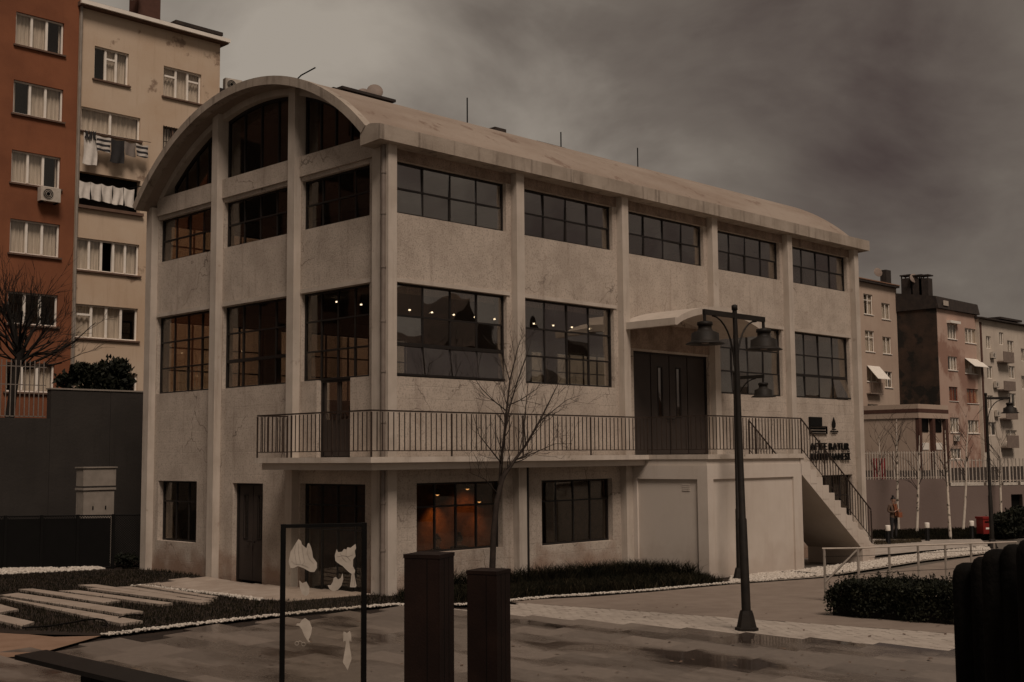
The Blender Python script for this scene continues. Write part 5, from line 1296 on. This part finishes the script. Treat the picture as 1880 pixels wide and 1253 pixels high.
CB = thing('utility_cabinet', ((c0.x+c1.x)/2, YF+.25, gz(c0.x, YF)), 'pale grey two tier utility cabinet behind the mesh fence', 'cabinet')
zz = [on(180, y, 1, YF).z for y in (945, 897, 889, 858)]
box('lower_case', 'cabinet_grey', CB, c0.x+.03, c1.x-.06, YF, YF+.5, -.5, zz[1]-.05); box('lower_roof', 'cabinet_grey', CB, c0.x, c1.x-.02, YF-.04, YF+.54, zz[1]-.05, zz[1]+.02)
box('upper_case', 'cabinet_grey', CB, c0.x+.02, c1.x, YF+.02, YF+.5, zz[2]-.06, zz[3]-.03); box('upper_roof', 'cabinet_grey', CB, c0.x-.02, c1.x+.03, YF-.02, YF+.54, zz[3]-.03, zz[3]+.01)
for x in (c0.x+.35, c1.x-.35): box('latch', 'black_steel', CB, x-.02, x+.02, YF-.012, YF-.002, zz[0]+.15, zz[0]+.27)
f0, f1 = G(272, 1042), G(-60, 1048)
MF = thing('mesh_fence', tuple(f0), 'dark mesh fence between the white pebbles and utility cabinet', 'fence')
fd = Vector((f1.x-f0.x, f1.y-f0.y, 0)); fl = fd.length; fd.normalize(); fh = 1.62
n_p = 5
for k in range(n_p+1):
    p = f0+fd*(fl*k/n_p); MB().box(p.x-.04, p.x+.04, p.y-.04, p.y+.04, -.6, gz(p.x, p.y)+fh).build('post', 'fence_dark', MF)
mb = MB(); nv = Vector((-fd.y, fd.x, 0)); step = .075; zb = gz(f0.x, f0.y)+.02
for k in range(int((fl+fh)/step)):
    for s in (1, -1):
        u0, u1 = k*step-fh, k*step; za, zc = (zb, zb+fh-.06)
        a, b = max(u0, 0), min(u1, fl)
        if b <= a: continue
        ta, tb = (a-u0)/(u1-u0), (b-u0)/(u1-u0)
        if s < 0: ta, tb = 1-ta, 1-tb
        pa, pb = f0+fd*a, f0+fd*b; A_, B_ = Vector((pa.x, pa.y, za+(zc-za)*ta)), Vector((pb.x, pb.y, za+(zc-za)*tb)); o_ = Vector((0, 0, .011)); 
        mb.add([A_-o_+nv*.002*s, B_-o_+nv*.002*s, B_+o_+nv*.002*s, A_+o_+nv*.002*s], [(0, 1, 2, 3)])
mm = mb.build('wire_mesh', 'fence_dark', MF); mm['kind'] = 'stuff'
pts_ = [f0, f1]
for hz in (.03, fh-.03): MB().tube([Vector((p.x, p.y, gz(p.x, p.y)+hz)) for p in pts_], .022, 6).build('rail', 'fence_dark', MF)
pb = MB(); a, b = f0+fd*1.15+nv*-.05, f1+nv*-.05
q = [a, b, b-nv*.02, a-nv*.02]; pb.prism([(p.x, p.y, gz(p.x, p.y)+.05) for p in q], [(p.x, p.y, gz(p.x, p.y)+fh-.12) for p in q]).build('privacy_panel', 'fence_dark', MF, fixn=True)
shrub('dry_shrub', 'small scrubby plant at the corner of the mesh fence', tuple(G(232, 1044)), .45, .35, .2, 500, .06, .14, 4)

# ------------------------------------------------------------------ background right
w0, w1 = G(1588, 973), G(1900, 966); wd = Vector((w1.x-w0.x, w1.y-w0.y, 0)).normalized(); wn_ = Vector((-wd.y, wd.x, 0))
if wn_.dot(Vector((FH.x, FH.y, 0))) < 0: wn_ = -wn_
w0 = Vector(w0); w1 = Vector(w1)
def onw(px, py, off=0): return onv(px, py, w0+wn_*off, wn_)
ztl, ztr = onw(1600, 881).z, onw(1860, 891).z; us = onw(1742, 900)
RW = thing('mauve_retaining_wall', tuple(w0), 'plain mauve retaining wall behind the birches', 'wall')
def vbox(a, b, off0, off1, z0, z1):
    q = [a+wn_*off0, b+wn_*off0, b+wn_*off1, a+wn_*off1]; return MB().prism([(p.x, p.y, z0) for p in q], [(p.x, p.y, z1) for p in q])
dA, dB = onw(1857, 930), onw(1878, 930); dz = onw(1860, 908).z
vbox(w0-wd*14, us, 0, .4, -1, ztl).build('wall_panel', 'mauve_wall', RW, fixn=True); vbox(us, dA, 0.0, .4, -1, ztr).build('wall_panel', 'mauve_wall', RW, fixn=True)
vbox(dA, dB, 0.0, .4, dz, ztr).build('wall_panel', 'mauve_wall', RW, fixn=True); vbox(dB, w1+wd*30, 0.0, .4, -1, ztr).build('wall_panel', 'mauve_wall', RW, fixn=True)
vbox(dA, dB, .25, .3, -1, dz).build('door', 'black_steel', RW, fixn=True)
a_ = us+wd*.1
while (a_-w0).dot(wd) < (w1-w0).dot(wd)+10:
    L_ = random.uniform(.5, .9); vbox(a_, a_+wd*L_, -.02, .3, ztr+.002, ztr+.12+random.uniform(0, .05)).build('coping_stone', 'pebble', RW, fixn=True); a_ = a_+wd*(L_+random.uniform(.05, .25))
q = [w0-wd*40+wn_*.41, w1+wd*120+wn_*.41, w1+wd*120+wn_*140, w0-wd*40+wn_*140]
up = MB().prism([(p.x, p.y, -.5) for p in q], [(p.x, p.y, ztr-.2) for p in q]).build('upper_terrace', 'earth', fixn=True); up['kind'] = 'structure'
FF = thing('bar_fence', tuple(w0), 'pale steel bar fence on top of the mauve retaining wall', 'fence')
fz = onw(1640, 829).z; fzr = onw(1860, 842).z
def fence_run(a, b, z0, z1, sp=.14):
    n = int((b-a).length/sp)
    for k in range(n+1):
        p = a+(b-a)*(k/n); w = .04 if k % 16 == 0 else .019
        q = [p-wd*w+wn_*(.15-w), p+wd*w+wn_*(.15-w), p+wd*w+wn_*(.15+w), p-wd*w+wn_*(.15+w)]
        MB().prism([(c.x, c.y, z0) for c in q], [(c.x, c.y, z1) for c in q]).build('post' if k % 16 == 0 else 'bar', 'pale_bars', FF)
    for z_ in (z0+.08, z1-.08): vbox(a, b, .162, .185, z_-.015, z_+.015).build('cross_rail', 'pale_bars', FF, fixn=True)
fence_run(w0-wd*.5, us, ztl, fz); fence_run(us+wd*.2, w1+wd*1.0, ztr+.14, fzr, .2)
P = onw(1600, 842, .8); P2 = onw(1627, 880, .8)
rc = vbox(Vector((P.x, P.y, 0))-wn_*.8*0, Vector((P2.x, P2.y, 0)), -.02, .02, P2.z, P.z); o = rc.build('red_banner', 'red_cloth', None, (P.x, P.y, P2.z), fixn=True); tag(o, 'red cloth hung behind the pale bar fence near the library end', 'banner')
YR = 45.0
def rr(*q): return rect(YR, *q)
xp = on(1650, 650, 1, YR).x; YP = on(1723, 650, 0, xp).y
zr0 = ztr-.3
bwp = ((1585, 539, 1603, 579, (0, 1)), (1618, 556, 1634.6, 588, ()), (1588, 606.4, 1606, 647, (0, 1)), (1620, 618, 1636.8, 651, ()), (1591, 672, 1611, 702, ()), (1623.7, 682, 1639, 712.5, ()), (1593, 742, 1613, 780, ()), (1625, 746, 1642, 777, ()))
hs = [rr(*q[:4]) for q in bwp]; zbt = on(1600, 808, 1, YR).z; zet = on(1600, 518, 1, YR).z
B2 = block('far_beige_block', 'weathered beige apartment block just right of the library end', on(1500, 650, 1, YR).x, xp-.03, YR, zbt, zet, 9, 'beige_far', hs)
for q, h in zip(bwp, hs): pvc(B2, YR, h, 2, q[4], sill='pvc_white', fr=.09)
box('undercroft', 'dark_roof', B2, on(1500, 650, 1, YR).x+.3, xp-.3, YR+1.5, YR+8, zr0, zbt)
zt_ = on(1600, 508, 1, YR).z
MB().prism([(on(1500, 650, 1, YR).x, YR-.5, zet+.02), (xp-.05, YR-.5, zet+.02), (xp-.05, YR+9, zet+.02), (on(1500, 650, 1, YR).x, YR+9, zet+.02)], [(on(1500, 650, 1, YR).x, YR-.5, zet+.12), (xp-.05, YR-.5, zet+.12), (xp-.05, YR+4.5, zet+1.6), (on(1500, 650, 1, YR).x, YR+4.5, zet+1.6)]).build('roof', 'tile_roof', B2, fixn=True)
box('eave_board', 'dark_roof', B2, on(1500, 650, 1, YR).x, xp-.06, YR-.45, YR-.002, zet-.22, zet+.0)
P = on(1626, 510, 1, YR+3); box('chimney', 'dark_roof', B2, P.x-.6, P.x+.6, P.y-.4, P.y+.4, zet, on(1626, 497, 1, YR+3).z)
dish(B2, (on(1611, 498, 1, YR+2).x, YR+2, on(1611, 501, 1, YR+2).z), .55, R(-30))
# awning and box balcony on the beige block
def awning(par, x0, x1, Y, zt, m='pvc_white', out=.9, drop=.9): return MB().hexa([(x0, Y-.02, zt), (x1, Y-.02, zt), (x1, Y-out, zt-drop), (x0, Y-out, zt-drop), (x0, Y-.02, zt+.05), (x1, Y-.02, zt+.05), (x1, Y-out, zt-drop+.05), (x0, Y-out, zt-drop+.05)]).build('awning', m, par, fixn=True)
h = hs[4]; awning(B2, h[0]+.1, h[1]+.6, YR, h[3], out=1.3, drop=1.5)
f = MB()
for k in range(9): x = h[0]-.2+(h[1]-h[0]+.4)*k/8; f.box(x-.02, x+.02, YR-.55, YR-.51, h[2]-1.3, h[2]-.1)
f.box(h[0]-.22, h[1]+.22, YR-.56, YR-.001, h[2]-1.42, h[2]-1.3); f.build('balcony', 'dish_grey', B2)
# pink block with the tarred side wall
pwp = ((1739, 595, 1756.7, 624), (1771, 602, 1793, 632), (1740, 654, 1757.8, 681), (1771, 659, 1797, 688), (1742, 710, 1759, 737), (1774.6, 713.6, 1798, 741.6), (1744, 766.7, 1762, 794.7), (1776.6, 771.5, 1798, 796), (1745.5, 824, 1766, 843))
ps = [rect(YP, *q) for q in pwp]; xq = on(1797, 650, 1, YP).x; zpe = on(1723, 567, 1, YP).z
PB = block('pink_block', 'peeling pink apartment block with blackened side wall', xp, xq, YP, zr0, zpe, 16, 'pink_far', ps)
for k, h in enumerate(ps): pvc(PB, YP, h, 3, sill='pvc_white', fr=.09, fm='pvc_white' if k not in (4, 5) else 'red_rust', curtain='curtain' if k not in (4, 5) else 'shutter_orange')
MB().box(xp-.15, xp-.002, YP+.02, YP+16, zr0, zpe).build('side_wall', 'tar_wall', PB)
zr_ = on(1723, 545, 1, YP).z
MB().hexa([(xp-.3, YP-.35, zpe+.02), (xq, YP-.35, zpe+.02), (xq, YP+16, zpe+.02), (xp-.3, YP+16, zpe+.02), (xp-.3, YP-.1, zr_), (xq, YP-.1, zr_-.1), (xq, YP+8, zr_+1.3), (xp-.3, YP+8, zr_+1.3)]).build('roof', 'dark_roof', PB, fixn=True)
for px in (1665, 1686, 1698):
    yy_ = on(px, 540, 0, xp).y; P = on(px, 512, 0, xp+.3); c = MB().box(xp-.1, xp+1.0, P.y-.55, P.y+.55, zpe, P.z).build('chimney', 'dark_roof', PB); c2 = MB(); c2.box(xp-.2, xp+1.1, P.y-.65, P.y+.65, P.z+.28, P.z+.42); [c2.box(xp-.1, xp+.05, P.y-.55+q*.5, P.y-.45+q*.5, P.z, P.z+.28) for q in (0, 1, 2)]; c2.build('chimney_cap', 'dark_roof', c)
P = on(1677, 512, 0, xp); dish(PB, (xp, P.y, P.z), .55, R(-30))
h = ps[0]; box('window_hood', 'pvc_white', PB, h[0]-.15, h[1]+.15, YP-.5, YP-.002, h[3]+.1, h[3]+.4)
h = ps[3]; awning(PB, h[0], h[1]+.15, YP, h[3]+.05, out=1.2, drop=1.0)
box('roof_hatch', 'pale_bars', PB, on(1726, 557, 1, YP).x, on(1735, 557, 1, YP).x, YP-.42, YP-.36, on(1730, 562, 1, YP).z, on(1730, 553, 1, YP).z)
# white block at the right edge
YW = YP-.4
def rw(*q): return rect(YW, *q)
wp = ((1810, 617, 1820, 641), (1812, 672, 1823, 696), (1813, 726, 1824, 752), (1834, 610, 1843, 634), (1849, 625, 1862, 653), (1852, 672, 1864, 696), (1850, 722, 1866, 748), (1812, 775, 1830, 800), (1846, 790, 1868, 812), (1874, 640, 1890, 665), (1875, 690, 1892, 716))
wsx = [rw(*q) for q in wp]; xa, xb = on(1799, 650, 1, YW).x, on(1960, 650, 1, YW).x; zw = on(1799, 586, 1, YW).z
WB = block('white_block', 'shabby white apartment block with brown strips at the right edge', xa, xb, YW, zr0, zw, 12, 'white_far', wsx)
for h in wsx: pvc(WB, YW, h, 2, sill=None, fr=.09)
for a, b in ((1801, 1808),):
    h = rw(a, 592, b, 830); box('brown_strip', 'brown_far', WB, h[0], h[1], YW-.05, YW-.002, h[2], h[3])
for q in ((1829, 646, 1849, 668), (1830, 700, 1852, 719), (1834, 752, 1856, 771), (1836, 800, 1858, 823)):
    h = rw(*q); b = MB(); b.box(h[0], h[1], YW-.9, YW-.82, h[2], h[3]); b.box(h[0], h[1], YW-.82, YW-.002, h[2], h[2]+.15); b.build('balcony', 'dish_grey', WB)
zw2 = zw+.02
MB().prism([(xa-.2, YW-.6, zw2), (xb, YW-.6, zw2), (xb, YW+12, zw2), (xa-.2, YW+12, zw2)], [(xa-.2, YW-.6, zw2+.15), (xb, YW-.6, zw2+.15), (xb, YW+5, zw2+1.0), (xa-.2, YW+5, zw2+1.0)]).build('roof', 'dark_roof', WB, fixn=True)
h = rw(1845, 590, 1873, 646)
ph = MB(); ph.box(h[0], h[1]+.3, YW+.6, YW+4, zw2, h[3]+.2); ph.build('penthouse', 'pale_bars', WB); box('penthouse_roof', 'dark_roof', WB, h[0]-1.5, h[1]+.8, YW-.1, YW+5, h[3]+.2, h[3]+.45)
for k, (px, py) in enumerate(((1824, 658), (1830, 712), (1832, 765))):
    P = on(px, py, 1, YW-.25); ac_unit((P.x, P.y, P.z), 0, ('top', 'middle', 'lowest')[k]+' air conditioner on the white block at right', w=1.0, h=.75)
P = on(1757, 810, 1, YP-.25); ac_unit((P.x, P.y, P.z), 0, 'air conditioner on the foot of the pink block', w=1.0, h=.7)
# low white annex with brown stripe
YA = YP-6
h = rect(YA, 1655, 742, 1742, 850); ax0 = on(1688, 780, 1, YA).x; ax1 = on(1741, 780, 1, YA).x; zt_ = on(1688, 742, 1, YA).z
z1_, z2_, z3_ = on(1700, 751, 1, YA).z, on(1700, 758, 1, YA).z, on(1700, 768, 1, YA).z
AX = thing('low_annex', (ax0+2, YA+3, zr0), 'low white annex with brown stripe and brown columns before the pink block', 'annex')
box('wall', 'beige_far', AX, ax0, ax1, YA+.4, YA+7, zr0, z3_); box('fascia', 'beige_far', AX, ax0-.1, ax1+.1, YA, YA+7.1, z3_, zt_); 
box('stripe', 'brown_far', AX, ax0-.12, ax1+.12, YA-.02, YA+7.12, z2_, z1_)
for px in (1691, 1716, 1740): x = on(px, 800, 1, YA).x; box('column', 'brown_far', AX, x-.28, x+.28, YA+.02, YA+.398, zr0, z3_)
for pa_, pb_ in ((1697, 1711), (1722, 1735)):
    x0_, x1_ = on(pa_, 800, 1, YA).x, on(pb_, 800, 1, YA).x; box('window', 'black_steel', AX, x0_, x1_, YA+.33, YA+.398, on(1700, 793, 1, YA).z, z3_-.05); box('panel', 'pvc_white', AX, x0_, x1_, YA+.34, YA+.397, on(1700, 826, 1, YA).z, on(1700, 813, 1, YA).z)
shrub('roadside_shrub', 'dark bushy planting behind the red box and far lamp', tuple(G(1866, 985)), 2.3, 1.0, .55, 3500, .1, .2)
shrub('roadside_shrub', 'small round bush at the far wall foot beside the doorway', tuple(G(1835, 975)), .8, .6, .35, 900, .1, .18)

# ------------------------------------------------------------------ neighbours across the square: seen only mirrored in the panes
def mirror_house(name, label, x, y, yaw, w, d, hw, hr, m, floors, cols):
    o = thing(name, (x, y, gz(x, y)), label, 'house', 'houses across the square')
    mw = MB().box(-w/2, w/2, -d/2, d/2, -.5, hw).mesh('wall', m); inst('wall', mw, o, (x, y, 0), (0, 0, yaw))
    if hr: inst('roof', MB().prism([(-w/2-.5, -d/2-.5, hw), (-w/2-.5, d/2+.5, hw), (-w/2-.5, 0, hw+hr)], [(w/2+.5, -d/2-.5, hw), (w/2+.5, d/2+.5, hw), (w/2+.5, 0, hw+hr)]).mesh('roof', 'mirror_roof', fixn=True), o, (x, y, 0), (0, 0, yaw))
    else: inst('roof', MB().box(-w/2-.3, w/2+.3, -d/2-.3, d/2+.3, hw, hw+.4).mesh('roof', 'dark_roof'), o, (x, y, 0), (0, 0, yaw))
    wm = MB(); wm.box(-.7, .7, -.06, .06, 0, 1.5); wm = wm.mesh('window', 'black_steel'); fm = MB()
    for a in ((-.75, -.65, 0, 1.5), (.65, .75, 0, 1.5), (-.65, .65, 1.4, 1.5), (-.65, .65, 0, .1), (-.05, .05, .1, 1.4)): fm.box(a[0], a[1], -.09, .09, a[2], a[3])
    fm = fm.mesh('window_frame', 'pvc_white'); M_ = Matrix.Translation((x, y, 0)) @ Matrix.Rotation(yaw, 4, 'Z')
    for s in (-1, 1):
        for i in range(cols):
            for j in range(floors):
                c = M_ @ Vector((-w/2+w*(i+.5)/cols, s*d/2, 1.2+j*(hw-.5)/floors)); q = inst('window', wm, o, c, (0, 0, yaw))
mirror_house('tiled_house', 'gabled tiled house mirrored in the window nearest the corner downpipe', 54, -60, R(70), 15, 11, 9.8, 5.6, 'mirror_brick', 2, 4)
mirror_house('tiled_house', 'broad tiled house mirrored in the window left of the entrance', 74, -58, R(-20), 17, 11, 9.4, 5.0, 'mirror_brick', 2, 4)
mirror_house('tiled_house', 'low house mirrored in the windows right of the entrance', 112, -62, R(10), 30, 10, 6.0, 3.0, 'pink_far', 2, 6)
mirror_house('flat_roofed_block', 'dark rust block mirrored in the windows of the arched end', -17.5, 30, 0, 16, 12, 21, 0, 'mirror_brick', 7, 5)
mirror_house('flat_roofed_block', 'dark brick block mirrored in the lunette of the arched end', -35, 31, 0, 18, 12, 24, 0, 'mirror_brick', 8, 6)

# ------------------------------------------------------------------ small things on the ground
hp = [G(px, py, .075) for px, py in ((40, 1153), (90, 1150), (140, 1142), (158, 1138), (178, 1136.5), (192, 1139), (197, 1145), (190, 1149))]
o = MB().tube(hp, .016, 6).build('garden_hose', 'black_steel', None, tuple(hp[0])); tag(o, 'black garden hose curling over the concrete planks', 'hose')
hp = [G(px, py, .075) for px, py in ((218, 1135), (232, 1130), (248, 1128.5), (262, 1130))]
o = MB().tube(hp, .014, 6).build('garden_hose', 'black_steel', None, tuple(hp[0])); tag(o, 'short piece of black hose at the plank end', 'hose')
a, b = G(1442, 1049, .06), G(1490, 1053, .06); dv = (b-a).normalized(); nv_ = Vector((-dv.y, dv.x, 0))
DG = thing('drain_grate', tuple(a), 'dark metal drain grate lying in the white pebbles', 'grate')
for k in range(7):
    p, q = a+(b-a)*(k/6), None; c = [p-nv_*.16-dv*.02, p+nv_*.16-dv*.02, p+nv_*.16+dv*.02, p-nv_*.16+dv*.02]
    MB().prism([v-Vector((0, 0, .03)) for v in c], c).build('grate_bar', 'black_steel', DG, fixn=True)
for s_ in (-1, 1):
    c = [a+nv_*.16*s_, b+nv_*.16*s_, b+nv_*.2*s_, a+nv_*.2*s_]; MB().prism([v-Vector((0, 0, .03)) for v in c], [v+Vector((0, 0, .004)) for v in c]).build('grate_edge', 'black_steel', DG, fixn=True)
mb = MB()
for _ in range(260):
    P = G(random.uniform(250, 1740), random.uniform(1110, 1250)); 
    if side_of_strip(P.x, P.y) > -.2: continue
    t_ = random.random()*6.28; l_ = random.uniform(.025, .055); a = Vector((math.cos(t_), math.sin(t_), random.uniform(-.1, .25)))*l_; b = Vector((-math.sin(t_), math.cos(t_), random.uniform(0, .3)))*l_*.5; P = P+Vector((0, 0, .012))
    mb.add([P-a, P+b, P+a, P-b], [(0, 1, 2, 3)])
o = mb.build('fallen_leaves', 'cloth_brown'); tag(o, 'scattered brown leaves on the wet plaza', 'leaves', kind='stuff')
